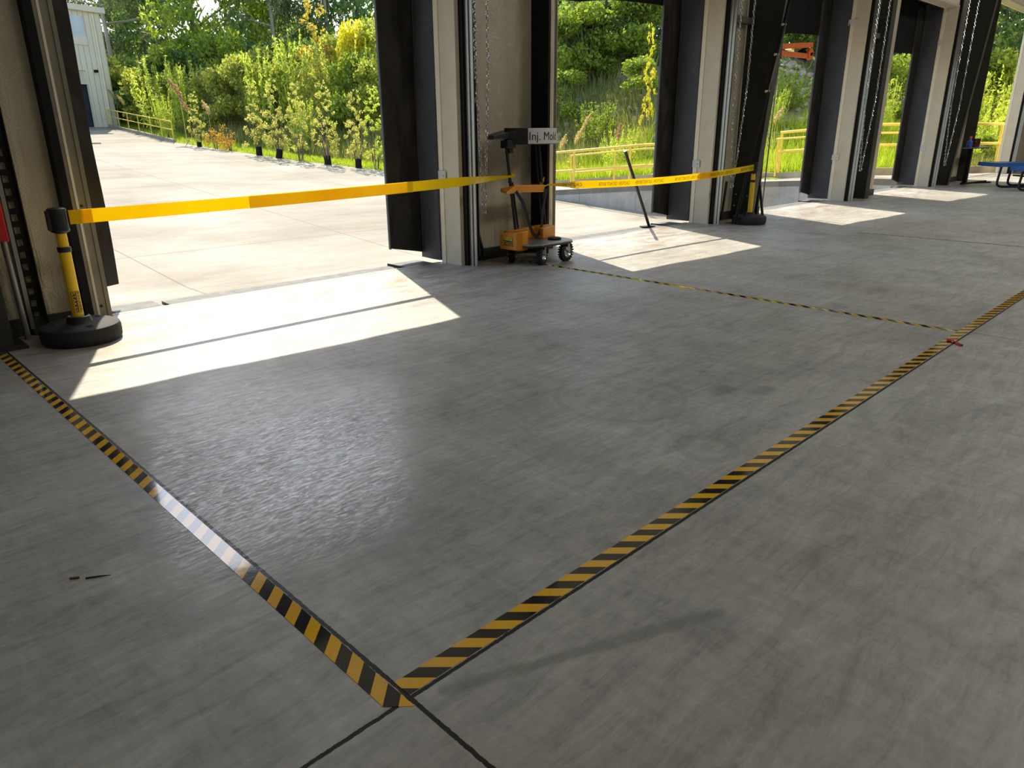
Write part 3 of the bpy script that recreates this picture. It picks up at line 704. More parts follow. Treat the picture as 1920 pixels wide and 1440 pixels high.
# poles, shelf, strap, tray
pb = [(6.46, 6.47, .38), (7.02, 6.49, .38)]; ptp = [(6.325, 6.50, 1.47), (6.93, 6.53, 1.47)]
part(MB().tube([pb[0], ptp[0]], .019, 12), 'pole', 'black_plastic', cart, smooth='auto')
part(MB().tube([(pb[0][0] + .07, pb[0][1] + .02, .38), (ptp[0][0] + .13, 6.52, .96)], .012, 10), 'pole', 'black_plastic', cart, smooth='auto')
part(MB().tube([pb[1], ptp[1]], .019, 12), 'pole', 'black_plastic', cart, smooth='auto')
part(MB().tube([(pb[1][0] - .06, pb[1][1], .40), (ptp[1][0] - .02, 6.57, 1.47)], .012, 10), 'pole', 'black_plastic', cart, smooth='auto')
part(MB().prism([(6.20, 6.36), (6.42, 6.42), (6.98, 6.46), (6.98, 6.60), (6.28, 6.55)], [.84, .845, .815, .83, .85], [.862, .925, .905, .91, .90]), 'shelf', 'orange_cart', cart, bevel=.008)
def strapband(pts, w_):
    mb = MB(); vs = []; n = len(pts)
    for i, p in enumerate(pts):
        d_ = (Vector(pts[min(i + 1, n - 1)]) - Vector(pts[max(i - 1, 0)])).normalized(); side = d_.cross(Vector((0, -1, 0))).normalized(); nn = Vector((0, .003, 0))
        for s_ in (-1, 1):
            for q in (-1, 1): vs.append(Vector(p) + side * s_ * w_ / 2 + nn * q)
    fs = []
    for i in range(n - 1):
        a = i * 4; b = a + 4; fs += [(a, b, b + 1, a + 1), (a + 2, a + 3, b + 3, b + 2), (a, a + 2, b + 2, b), (a + 1, b + 1, b + 3, a + 3)]
    fs += [(0, 1, 3, 2), ((n - 1) * 4, (n - 1) * 4 + 2, (n - 1) * 4 + 3, (n - 1) * 4 + 1)]
    return mb.add(vs, fs)
part(strapband([(6.40, 6.40, .86), (6.47, 6.36, .74), (6.53, 6.34, .58), (6.58, 6.34, .44), (6.64, 6.34, .33), (6.70, 6.34, .295), (6.77, 6.35, .33), (6.83, 6.37, .42), (6.86, 6.39, .52), (6.90, 6.41, .64), (6.97, 6.44, .78), (6.99, 6.45, .86)], .045), 'strap', 'web', cart)
part(MB().box(6.355, 6.42, 6.46, 6.54, 1.30, 1.42).box(6.30, 6.44, 6.44, 6.56, 1.36, 1.45), 'tray_bracket', 'black_plastic', cart, bevel=.006)
# sign tray: half-drum with a flat tongue
dc = (6.77, 6.63); DR = .45
def arc(a0, a1, n, r): return [(dc[0] + r * math.cos(a0 + (a1 - a0) * k / n) * 1.0, dc[1] + r * math.sin(a0 + (a1 - a0) * k / n) * .80) for k in range(n + 1)]
fr = arc(math.radians(196), math.radians(372), 36, DR)
tray = part(MB().prism(fr + [(dc[0] - .1, dc[1] + .14)], 1.40, 1.588), 'tray', 'black_plastic', cart, bevel=.005)
part(MB().prism([(dc[0] - .44, dc[1] - .17), (dc[0] - .36, dc[1] - .22), (dc[0] - .24, dc[1] + .10), (dc[0] - .70, dc[1] - .08), (dc[0] - .74, dc[1] - .16), (dc[0] - .70, dc[1] - .20)],
     [1.46] * 6, [1.545, 1.565, 1.57, 1.515, 1.505, 1.51]), 'tongue', 'black_plastic', cart, bevel=.01)
sg0, sg1 = math.radians(238), math.radians(345)
def on_arc(s_, z, r): a = sg0 + (sg1 - sg0) * s_; return (dc[0] + r * math.cos(a), dc[1] + r * .80 * math.sin(a), z)
mb = MB(); vs = []; N_ = 30
for k in range(N_ + 1):
    for z_, r in ((1.408, DR + .002), (1.585, DR + .002), (1.408, DR + .006), (1.585, DR + .006)): vs.append(on_arc(k / N_, z_, r))
fs = []
for k in range(N_):
    a = 4 * k; b = a + 4; fs += [(a + 2, b + 2, b + 3, a + 3), (a, a + 1, b + 1, b), (a + 1, a + 3, b + 3, b + 1), (a, b, b + 2, a + 2)]
fs += [(0, 2, 3, 1), (4 * N_, 4 * N_ + 1, 4 * N_ + 3, 4 * N_ + 2)]
sgn = part(mb.add(vs, fs), 'sign_band', 'sign_white', tray)
tx = text_mb('Inj. Mold', 1.0); xs_ = [v[0] for v in tx.v]; xm, xM = min(xs_), max(xs_)
# subdivide so the letters follow the curve
bm = bmesh.new(); vv = [bm.verts.new(v) for v in tx.v]
for f_ in tx.f:
    try: bm.faces.new([vv[i] for i in f_])
    except ValueError: pass
bmesh.ops.subdivide_edges(bm, edges=bm.edges, cuts=1)
bm.verts.index_update()
tx.v = [tuple(v.co) for v in bm.verts]; tx.f = [tuple(v.index for v in f.verts) for f in bm.faces]; bm.free()
tx.v = [on_arc(.02 + .585 * (v[0] - xm) / (xM - xm), 1.448 + v[1] * .138, DR + .0085) for v in tx.v]
part(tx, 'lettering', 'ink', sgn)
# knots of tape on the poles
part(MB().tube([(6.375, 6.47, 1.02), (6.41, 6.455, 1.05), (6.43, 6.50, 1.06), (6.38, 6.53, 1.04), (6.36, 6.49, 1.03)], [.012, .022, .018, .02, .012], 8), 'tape_knot', 'banner', band)
part(MB().tube([(6.35, 6.46, 1.01), (6.32, 6.45, .975), (6.34, 6.45, .955)], [.008, .006, .004], 6), 'tie_end', 'web', band)
part(MB().tube([(6.96, 6.52, .91), (6.99, 6.50, .95), (7.0, 6.49, 1.0)], [.018, .012, .004], 8).tube([(6.97, 6.52, .93), (6.96, 6.48, .88), (7.03, 6.45, .905)], [.02, .018, .006], 8), 'tape_knot', 'banner', band2)
# wheels
def wheel(cx, cyy, yawdeg, R_=.123, W=.07, front=True):
    ax = Matrix.Rotation(math.radians(yawdeg), 4, 'Z') @ Matrix.Rotation(PI / 2, 4, 'X')
    c = (cx, cyy, R_)
    r = R_ - .012
    prof = [(r * .62, -W / 2 + .006), (r * .80, -W / 2), (r * .94, -W * .36), (r, -W * .15), (r, W * .15), (r * .94, W * .36), (r * .80, W / 2), (r * .62, W / 2 - .006), (r * .62, -W / 2 + .006)]
    mb = MB().lathe(prof, 32, c, ax)
    for k in range(22):
        a = 2 * PI * k / 22
        for zz in (-W * .26, W * .26):
            kb = MB().box(r * .90, R_, -.008, .008, zz - .013, zz + .013)
            kb.xf(Matrix.Translation(c) @ ax @ Matrix.Rotation(a + (.1 if zz > 0 else 0), 4, 'Z')); mb.add(kb.v, kb.f)
    ty = part(mb, 'wheel', 'rubber', cart)
    rim = MB().lathe([(.0, -.028), (.022, -.030), (.024, -.012), (.05, -.008), (.066, -.030), (.070, -.034), (.070, .034), (.066, .030), (.05, .010), (.0, .028)], 28, c, ax)
    part(rim, 'rim', 'chrome', ty, smooth='auto')
    fk = MB()
    for s_ in (-1, 1):
        e = MB().beam((0, s_ * (W / 2 + .012), 0), (0, s_ * (W / 2 + .012), .118), .034, .005, (0, 1, 0)); e.xf(Matrix.Translation(c) @ Matrix.Rotation(math.radians(yawdeg), 4, 'Z')); fk.add(e.v, e.f)
    e = MB().box(-.04, .04, -.05, .05, .104, .116).tube([(0, -.055, 0), (0, .055, 0)], .012, 10); e.xf(Matrix.Translation(c) @ Matrix.Rotation(math.radians(yawdeg), 4, 'Z')); fk.add(e.v, e.f)
    part(fk, 'fork', 'galv', ty)
wheel(6.48, 6.04, 22); wheel(6.90, 6.02, 4); wheel(6.37, 6.46, 60, .10, .06); wheel(6.92, 6.46, 10, .10, .06)

# ------------------------------------------------------------------ bars, rods, chains
def bar(name, a, b, r, mat, label, cat='bar', n=10, foot=None):
    t = thing(name, label, cat, a); part(MB().tube([a, b], r, n), 'shaft', mat, t, smooth='auto'); return t
t = bar('lift_bar', (10.48, 7.27, .01), (9.62, 7.20, 1.25), .024, 'black_plastic', 'black bar leaning in the second opening, crossing the printed banner')
part(MB().prism(rounded(10.45, 7.28, .14, .07, .05, -.3), 0.001, .012), 'foot_plate', 'black_paint', t)
bar('lift_bar', (6.19, 6.75, .015), (6.06, 6.83, .63), .022, 'black_plastic', 'short black bar leaning on the lining behind the near pier track')
bar('lift_bar', (12.0, 6.78, .015), (12.12, 6.80, .68), .022, 'black_plastic', 'short black bar leaning left of the far belt post')
bar('lift_bar', (12.92, 6.45, .015), (12.70, 6.46, .60), .024, 'black_plastic', 'short black bar leaning right of the far belt post')
t = bar('door_pole', (11.62, 6.30, .02), (12.40, 6.08, 3.75), .029, 'black_paint', 'long dark pole with clamps leaning against the second pier frame', 'pole')
def on_pole(u, off=0.0): return Vector((11.62, 6.30, .02)).lerp(Vector((12.40, 6.08, 3.75)), u) + Vector((0, off, 0))
part(MB().tube([on_pole(.57, -.004), on_pole(.72, -.004)], .026, 10), 'worn_sleeve', 'bark', t, smooth='auto')
for u in (.57, .72, .84):
    c_ = on_pole(u); part(MB().tube([c_ - Vector((.05, 0, 0)), c_ + Vector((.05, 0, .01))], .022, 8), 'clamp', 'galv', t)
t = thing('lock_rod', 'thin steel rod with a cross handle standing in the third opening', 'rod', (13.62, 6.90, 0))
part(MB().tube([(13.55, 6.80, 0.005), (13.93, 6.96, 2.66)], .013, 8), 'rod', 'galv', t, smooth='auto')
part(MB().tube([(13.74, 6.94, 2.70), (14.12, 6.98, 2.67)], .018, 8).lathe([(.03, -.03), (.03, .03)], 10, (13.93, 6.96, 2.68)), 'handle', 'galv', t)

def chain(x, y, zb, zt, gap, label, closed=True, tilt=0):
    gap *= 1.35
    t = thing('hoist_chain', label, 'chain', (x, y, zb))
    mb = MB(); pitch = .047
    def link(p, d_, flip):
        d_ = d_.normalized(); a = Vector((0, 1, 0)) if not flip else d_.cross(Vector((0, 1, 0))).normalized()
        s_ = d_.cross(a).normalized() if not flip else Vector((0, 1, 0))
        hl, hw = .030, .0145; pts = [p + d_ * hl * math.sin(q) * (1 if abs(math.sin(q)) > .0 else 1) + s_ * hw * math.cos(q) for q in [2 * PI * k / 8 for k in range(8)]]
        pts = pts + [pts[0], pts[1]]
        mb.tube(pts[:9], .0056, 4, False)
    path = []
    n = int((zt - zb) / pitch)
    for k in range(n):
        z_ = zb + .03 + k * pitch; u = min(1, (z_ - zb) / 1.6); path.append(Vector((x - gap / 2 * (.12 + .88 * u), y + .004 * math.sin(k), z_)))
    left = path; right = [Vector((2 * x - p.x + tilt * (p.z - zb), p.y, p.z)) for p in path]
    for L_ in (left, right):
        for k in range(len(L_) - 1): link(L_[k], L_[k + 1] - L_[k], k % 2 == 0)
    link(Vector((x, y, zb + .012)), Vector((1, 0, 0)), True)
    part(mb, 'links', 'chrome', t)
    part(MB().box(x - gap / 2 - .05, x + gap / 2 + .05, y - .05, 6.70, zt - .06, zt + .2), 'hoist_housing', 'dark_steel', t)
    return t
chain(5.965, 6.50, .62, 4.6, .14, 'steel hoist chain loop hanging behind the near pier')
chain(11.72, 6.47, .60, 4.9, .30, 'steel hoist chain loop hanging beside the second pier')
chain(17.30 + .05, 6.47, .66, 5.2, .42, 'steel hoist chain loop hanging beside the third pier')
chain(23.16, 6.40, .58, 5.6, .55, 'steel hoist chain loop hanging beside the fourth pier')
o = MB().box(5.925, 5.955, 6.56, 6.601, 1.86, 1.91).build('chain_keeper', 'white_plate', bevel=.004); tag(o, 'tiny white keeper clip on the near pier beside the chain', 'clip')

# dock lamp on an orange double arm in the third opening
t = thing('dock_lamp', 'orange double-arm dock lamp reaching from the second pier into the third opening', 'lamp', (12.6, 6.2, 2.8))
part(MB().beam((12.64, 6.30, 2.87), (14.33, 6.54, 3.03), .045, .088), 'upper_arm', 'orange_arm', t, bevel=.005)
part(MB().beam((12.64, 6.30, 2.77), (14.14, 6.52, 2.825), .045, .08), 'lower_arm', 'orange_arm', t, bevel=.005)
part(MB().box(12.56, 12.66, 6.285, 6.345, 2.68, 2.96), 'wall_bracket', 'black_paint', t)
part(MB().lathe([(.10, -.026), (.10, .026)], 20, (14.19, 6.50, 2.86), Matrix.Rotation(PI / 2, 4, 'X')), 'joint', 'orange_arm', t)
part(MB().lathe([(.02, -.038), (.026, -.034), (.026, .034)], 12, (14.19, 6.48, 2.86), Matrix.Rotation(PI / 2, 4, 'X')), 'pin', 'black_paint', t)
part(MB().lathe([(.07, 0), (.125, .02), (.13, .05), (.10, .14), (.05, .17)], 28, (14.20, 6.56, 2.85), Matrix.Rotation(-PI / 2, 4, 'X')), 'lamp_head', 'black_plastic', t, smooth='auto')
part(MB().tube([(14.20 + .20 * math.cos(a), 6.54, 2.80 + .19 * math.sin(a)) for a in [-2.9 + k * .28 for k in range(14)]], .008, 6), 'cable', 'galv', t, smooth='auto')

# small work stand with jar and spray bottle
t = thing('work_stand', 'small dark work stand with a thin top beside the fourth pier', 'stand', (25.1, 6.42, 0))
part(MB().prism([(24.75, 6.12), (27.2, 6.30), (27.2, 6.52), (24.75, 6.46)], .99, 1.02), 'top', 'deck', t)
part(MB().box(24.82, 24.92, 6.22, 6.32, .03, .99), 'leg', 'black_paint', t); part(MB().box(25.28, 25.36, 6.32, 6.42, .03, .99), 'leg', 'black_paint', t)
part(MB().beam((24.6, 6.27, .02), (26.5, 6.12, .02), .07, .04).beam((25.1, 6.4, .02), (25.9, 5.85, .02), .06, .04), 'foot', 'black_paint', t)
t = thing('spray_bottle', 'blue spray bottle with an orange trigger on the work stand', 'bottle', (25.0, 6.36, 1.02))
part(MB().lathe([(.07, 0), (.075, .02), (.075, .16), (.03, .22), (.025, .25)], 18), 'bottle', 'blue', t, world=False, smooth='auto')
part(MB().box(-.03, .09, -.02, .02, .25, .31).box(.04, .06, -.01, .01, .19, .25), 'trigger', 'orange_arm', t, world=False)
t = thing('jar', 'dark red jar with a black lid on the work stand', 'jar', (25.65, 6.38, 1.02))
part(MB().lathe([(.12, 0), (.13, .02), (.13, .18), (.12, .20)], 20), 'glass', simple('dark_red_jar', (.10, .012, .01), .2), t, world=False, smooth='auto')
part(MB().lathe([(.135, .19), (.135, .235), (.12, .24)], 20), 'lid', 'black_plastic', t, world=False, smooth='auto')

# blue perforated picnic table, cut by the right edge of the frame
def perf():
    tt = NT('perforated_blue'); v = tt.obj(); s = tt.sep(v)
    a = tt.math('PINGPONG', s[0], .03); b = tt.math('PINGPONG', s[1], .03)
    d_ = tt.math('SQRT', tt.math('ADD', tt.math('POWER', tt.math('SUBTRACT', a, .015), 2), tt.math('POWER', tt.math('SUBTRACT', b, .015), 2)))
    tt.base(tt.mix(tt.math('LESS_THAN', d_, .010), (.035, .14, .42), (.004, .006, .012))); tt.rough(.35); return tt.m
M['perf'] = perf()
t = thing('picnic_table', 'blue perforated picnic table on black tube legs at the right edge', 'picnic table', (fh.x * 20.5 + rt.x * 13.35, fh.y * 20.5 + rt.y * 13.35, 0), -YAW)
L = dict(world=False)
for nm, x0, x1, y0, y1, z_ in (('tabletop', -.22, 2.3, -.25, .62, .655), ('bench', -.33, 2.2, -1.45, -.95, .60)):
    pp = part(MB().box(x0, x1, y0, y1, z_ - .02, z_), nm, 'perf', t, **L)
    for q in ((x0 - .012, x1 + .012, y0 - .012, y0 + .01), (x0 - .012, x1 + .012, y1 - .01, y1 + .012), (x0 - .012, x0 + .01, y0, y1), (x1 - .01, x1 + .012, y0, y1)):
        part(MB().box(*q, z_ - .095, z_ + .006), 'skirt', 'blue', pp, **L)
for lx, ly, zt_ in ((0, -.05, .60), (.62, .45, .60), (-.20, -1.25, .54)):
    part(MB().tube([(lx, ly, zt_), (lx - .04, ly, .18), (lx - .03, ly, .09), (lx + .03, ly, .045), (lx + .12, ly, .032), (lx + 1.2, ly, .032), (lx + 1.45, ly, .06), (lx + 1.5, ly, .2), (lx + 1.46, ly, zt_)], .031, 10), 'leg', 'black_plastic', t, smooth='auto', **L)
part(MB().tube([(.7, -1.25, .3), (.7, .45, .3)], .022, 8).tube([(-.12, -1.25, .32), (1.3, -1.25, .32)], .018, 8), 'crossbar', 'black_plastic', t, **L)

# ------------------------------------------------------------------ the yard
def yz(x, y): return -1.4 + .075 * max(0, y - 15)
BND = [(18.9, 112), (18.7, 61), (18.1, 47.9), (18.8, 42.7), (19.8, 35.9), (21.5, 30.6), (22.6, 25.2), (22.9, 22)]
ys_ = list(range(7, 16)) + [17 + 2 * k for k in range(48)]
vs = []; fs = []
def xr(y):
    if y < 22: return float(np.interp(y, [7, 9.1, 12.4, 16.2, 20.2, 22], [25.75, 25.75, 25.7, 22.62, 22.05, 22.4]))
    pts = sorted((b[1], b[0]) for b in BND); return float(np.interp(y, [p[0] for p in pts], [p[1] for p in pts]))
for y in ys_:
    for k in range(9): x = -50 + (xr(y) + 50) * k / 8; vs.append((x, y, yz(x, y)))
for j in range(len(ys_) - 1):
    for k in range(8): a = j * 9 + k; fs.append((a, a + 1, a + 10, a + 9))
struct(MB().add(vs, fs), 'yard_pavement', 'yard')
# ramp: retaining wall, its slab and the kerb that carries the railing
RN = [(21.7, 25.5, -1.10), (22.08, 20.2, -.70), (22.72, 16.2, -.36), (25.80, 12.4, -.20), (25.85, 9.15, .0), (25.9, 7.08, .0)]
RK = [(22.9, 25.8, -1.0), (23.3, 20.6, -.60), (23.95, 16.8, -.27), (26.75, 13.0, -.19), (26.75, 9.9, .06), (30.0, 7.95, .03), (32.6, 7.2, .03)]
def band_wall(poly, th, zb, name, mat, top=0):
    mb = MB()
    for a, b in zip(poly[:-1], poly[1:]):
        d_ = Vector((b[0] - a[0], b[1] - a[1], 0)).normalized(); n_ = Vector((-d_.y, d_.x, 0)) * -th
        P_ = [(a[0], a[1]), (b[0], b[1]), (b[0] - n_.x, b[1] - n_.y), (a[0] - n_.x, a[1] - n_.y)]
        mb.prism(P_, zb, [a[2] + top, b[2] + top, b[2] + top, a[2] + top])
    return struct(mb, name, mat)
band_wall(RN, .12, -1.9, 'ramp_wall', 'wall_conc')
vs = []; fs = []
sl_poly = [(RN[i], RK[i]) for i in range(5)] + [(RN[5], RK[5]), ((32.6, 7.08, 0), RK[6])]
mb = MB()
for (a, b), (c_, d_) in zip(sl_poly[:-1], sl_poly[1:]):
    mb.prism([(a[0], a[1]), (c_[0], c_[1]), (d_[0], d_[1]), (b[0], b[1])], [a[2] - .2, c_[2] - .2, d_[2] - .2, b[2] - .2], [a[2], c_[2], d_[2] - (.03 if d_[0] > 29 else 0), b[2]])
struct(mb, 'ramp_slab', 'apron')
band_wall(RK, .18, -1.5, 'kerb', 'kerb', .22)

def railing(pts, h, label, posts, rails=(1.0, .52), r=.024, base=0, mat='rail_yellow', thick=False, name='safety_railing'):
    """pts: base polyline with z; posts = list of (segment, t)"""
    t = thing(name, label, 'railing', pts[0])
    for q in rails: part(MB().tube([(p[0], p[1], p[2] + base + h * q) for p in pts], r, 8), 'rail', mat, t, smooth='auto')
    for s_, u in posts:
        a = Vector(pts[s_]); b = Vector(pts[s_ + 1]); p = a.lerp(b, u); part(MB().tube([(p.x, p.y, p.z + base), (p.x, p.y, p.z + base + h)], r, 8), 'post', mat, t, smooth='auto')
    return t
railing([(22.05, 25.5, -1.10), (22.35, 20.4, -.70), (22.95, 16.3, -.36), (25.2, 13.6, -.27)], 1.42, 'yellow ramp railing with thick posts seen through the second opening', [(0, .5), (1, .27), (1, .86), (2, .9)], (1.0, .49), .045)
railing([(22.65, 19.6, -.62), (23.2, 16.5, -.34), (25.3, 13.9, -.25)], 1.25, 'slimmer yellow handrail on the ramp, behind the thick-posted railing', [(0, .01), (0, .62), (1, .9)], (1.0, .48), .03)
railing([(26.75, 13.0, .02), (26.75, 9.9, .27), (30.0, 7.95, .27), (32.6, 7.3, .27)], 1.42, 'yellow railing on the kerb beyond the third to fifth openings', [(0, .02), (1, .02), (1, .97), (2, .98)], (1.0, .53), .05)
railing([(26.5, 13.0, -.1), (26.5, 9.8, .1), (27.6, 9.0, .1)], 1.32, 'inner yellow handrail seen just below the kerb railing', [(0, .02), (1, .95)], (1.0,), .035)
# grass verge railing beside the far building with its low kerb
E = [(18.62, 61.0, yz(0, 61)), (18.25, 53, yz(0, 53)), (18.0, 47.6, yz(0, 47.6))]
mb = MB()
for a, b in zip(E[:-1], E[1:]):
    mb.prism([(a[0], a[1]), (b[0], b[1]), (b[0] + .2, b[1]), (a[0] + .2, a[1])], [a[2] - .1, b[2] - .1, b[2] - .1, a[2] - .1], [a[2] + .18, b[2] + .18, b[2] + .18, a[2] + .18])
struct(mb, 'verge_kerb', 'kerb')
railing([(p[0] + .1, p[1], p[2] + .15) for p in E], 1.05, 'thin yellow railing on the kerb beside the far beige building', [(0, .02), (0, .3), (0, .58), (0, .86), (1, .25), (1, .62), (1, .99)], (1.0, .55), .03)
t = thing('handrail', 'short pale yellow handrail in the yard near the far building door', 'handrail', (13.4, 47.6, yz(0, 47.6)))
zb_ = yz(0, 47.6)
part(MB().tube([(10.5, 48.3, zb_ + .98), (13.25, 47.7, zb_ + 1.0), (13.4, 47.66, zb_ + .96), (13.45, 47.6, zb_ + .05)], .035, 8).tube([(10.5, 48.3, zb_ + .5), (13.42, 47.65, zb_ + .5)], .03, 8), 'rail', 'rail_yellow', t, smooth='auto')
part(MB().box(12.9, 13.9, 47.35, 47.9, zb_ - .05, zb_ + .05), 'footing', 'kerb', t)

# far beige building
t = thing('building', 'beige ribbed metal building with an open doorway at far left', 'building', (19.35, 61.2, yz(0, 61.2) - .1), math.radians(17.5))
HB = 7.8
g = .15   # ground at the foot of the wall
fr = MB()
X0, DX0, DX1, DZ = -26, -6.2, -1.75, 3.85
fr.box(X0, DX0, 0, .2, -2, HB).box(DX0, DX1, 0, .2, DZ, HB).box(DX1, 0, 0, .2, -2, HB)
part(fr, 'wall', 'siding', t, world=False)
part(MB().box(-.02, .18, .2, 22, -2, HB), 'side_wall', 'siding_plain', t, world=False)
part(MB().box(X0, .3, -.1, 22, HB, HB + .12).box(X0, .35, -.25, .0, HB - .12, HB + .25), 'roof', 'siding_plain', t, world=False)
dr = part(MB().box(DX0, DX1, .1, .16, DZ - .85, DZ), 'rolled_door', 'cream', t, world=False)
part(MB().box(DX0, DX1, .06, .18, DZ - .92, DZ - .84), 'bottom_bar', 'white_plate', dr, world=False)
part(MB().box(DX0 - .15, DX0, -.03, .02, -.2, DZ).box(DX1, DX1 + .12, -.03, .02, -.2, DZ + .1), 'door_trim', 'siding_plain', t, world=False)
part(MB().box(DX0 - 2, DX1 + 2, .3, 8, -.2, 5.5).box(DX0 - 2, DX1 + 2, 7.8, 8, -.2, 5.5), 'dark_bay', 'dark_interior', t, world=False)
wn_ = part(MB().box(-9.5, -1.35, -.04, 0, HB - 1.75, HB - .45), 'light_panel', 'glazing', t, world=False)
mm = MB()
for k in range(10): mm.box(-9.5 + k * .9, -9.42 + k * .9, -.07, -.04, HB - 1.75, HB - .45)
part(mm, 'mullion', 'white_plate', wn_, world=False)
part(MB().box(-9.5, -1.25, -.06, 0, HB - 2.3, HB - 1.75), 'panel_flashing', 'siding_plain', t, world=False)
part(MB().tube([(-.55, -.08, HB - .2), (-.55, -.08, 0)], .07, 8), 'downspout', 'siding_plain', t, world=False)
part(MB().box(-1.15, -.95, -.22, 0, 3.75, 3.92), 'wall_lamp', 'black_paint', t, world=False)

# hillside terrain
def sm(a, b, x): x = min(1, max(0, (x - a) / (b - a))); return x * x * (3 - 2 * x)
PB = [(18.9, 112, 5.9), (18.7, 61, 2.05), (18.1, 47.9, 1.07), (18.8, 42.7, .68), (19.8, 35.9, .17), (21.5, 30.6, -.23), (22.8, 25.8, -.95), (23.4, 20.6, -.55), (24.0, 16.8, -.2), (26.9, 13.0, -.0), (26.9, 9.9, .12), (30.0, 8.1, .12), (32.6, 7.3, .12), (80, 7.3, .3)]
def terr(x, y):
    best = None
    for a, b in zip(PB[:-1], PB[1:]):
        ax, ay, bx_, by_ = a[0], a[1], b[0], b[1]; L2 = (bx_ - ax) ** 2 + (by_ - ay) ** 2
        u = min(1, max(0, ((x - ax) * (bx_ - ax) + (y - ay) * (by_ - ay)) / L2)); px, py = ax + u * (bx_ - ax), ay + u * (by_ - ay)
        dd = math.hypot(x - px, y - py); cr = (bx_ - ax) * (y - ay) - (by_ - ay) * (x - ax)
        if best is None or dd < best[0] - 1e-6: best = (dd, cr, a[2] + u * (b[2] - a[2]), py)
    e = best[0] if best[1] > 0 else -best[0]
    if e < 0: return best[2] - .35 * min(1, -e / .6) - .04, e
    far = sm(30, 44, y)
    rise = (1 - far) * 5.6 * sm(2.0, 14, e) + far * (1.6 * sm(2, 10, e) + 1.2 * sm(10, 30, e))
    near = 1 - sm(12, 17, y)
    rise += near * .6 * sm(.3, 4, e)
    bump_ = .12 * math.sin(x * 1.3 + y * .7) * sm(.5, 3, e)
    return best[2] - .03 + .06 * sm(0, 1, e) + rise + bump_, e
gx = [17.6 + k * .75 for k in range(86)]; gy = [7.2 + k * .9 for k in range(118)]
vs = []; ok = []
for y in gy:
    for x in gx: z_, e = terr(x, y); vs.append((x, y, z_)); ok.append(e > -1.3)
fs = []; nx = len(gx)
for j in range(len(gy) - 1):
    for k in range(nx - 1):
        q = (j * nx + k, j * nx + k + 1, (j + 1) * nx + k + 1, (j + 1) * nx + k)
        if all(ok[i] for i in q): fs.append(q)
struct(MB().add(vs, fs), 'hillside', 'terrain', smooth=True)

# ------------------------------------------------------------------ planting
def np_mesh(name, V, nper, mat):
    """V: (n, nper, 3) polygons"""
    n = V.shape[0]; me = bpy.data.meshes.new(name); me.vertices.add(n * nper); me.vertices.foreach_set('co', V.reshape(-1).astype(np.float32))
    me.loops.add(n * nper); me.loops.foreach_set('vertex_index', np.arange(n * nper, dtype=np.int32)); me.polygons.add(n)
    me.polygons.foreach_set('loop_start', np.arange(0, n * nper, nper, dtype=np.int32)); me.polygons.foreach_set('loop_total', np.full(n, nper, dtype=np.int32))
    me.update(calc_edges=True); me.materials.append(mat); return me
def leaf_quads(C, size, rng, flat=.0, asp=.55):
    n = len(C); a = rng.normal(size=(n, 3)); a[:, 2] *= (1 - flat); a /= np.linalg.norm(a, axis=1)[:, None]
    b = rng.normal(size=(n, 3)); b -= (b * a).sum(1)[:, None] * a; b /= np.linalg.norm(b, axis=1)[:, None]
    s_ = (size * rng.uniform(.6, 1.4, n))[:, None]
    return np.stack([C - a * s_, C + b * s_ * asp, C + a * s_, C - b * s_ * asp], 1)
def crown_pts(blobs, n, rng, shell=.55):
    w_ = np.array([b[3] ** 2 for b in blobs]); idx = rng.choice(len(blobs), n, p=w_ / w_.sum()); B = np.array(blobs)[idx]
    d_ = rng.normal(size=(n, 3)); d_ /= np.linalg.norm(d_, axis=1)[:, None]; r = B[:, 3] * rng.uniform(shell, 1.05, n) ** .7
    return B[:, :3] + d_ * r[:, None] * np.array([1, 1, .8])
def blobset(rng, R_, Hc, k, base, kr=.45):
    out = []
    for i in range(k):
        u = rng.uniform(0, 1); a = rng.uniform(0, 2 * PI); rr = R_ * (1 - .75 * abs(u - .35)) * math.sqrt(rng.uniform(0, 1)) * .8
        out.append((rr * math.cos(a), rr * math.sin(a), base + u * Hc, R_ * kr * rng.uniform(.55, 1.0)))
    return out
CM = {}
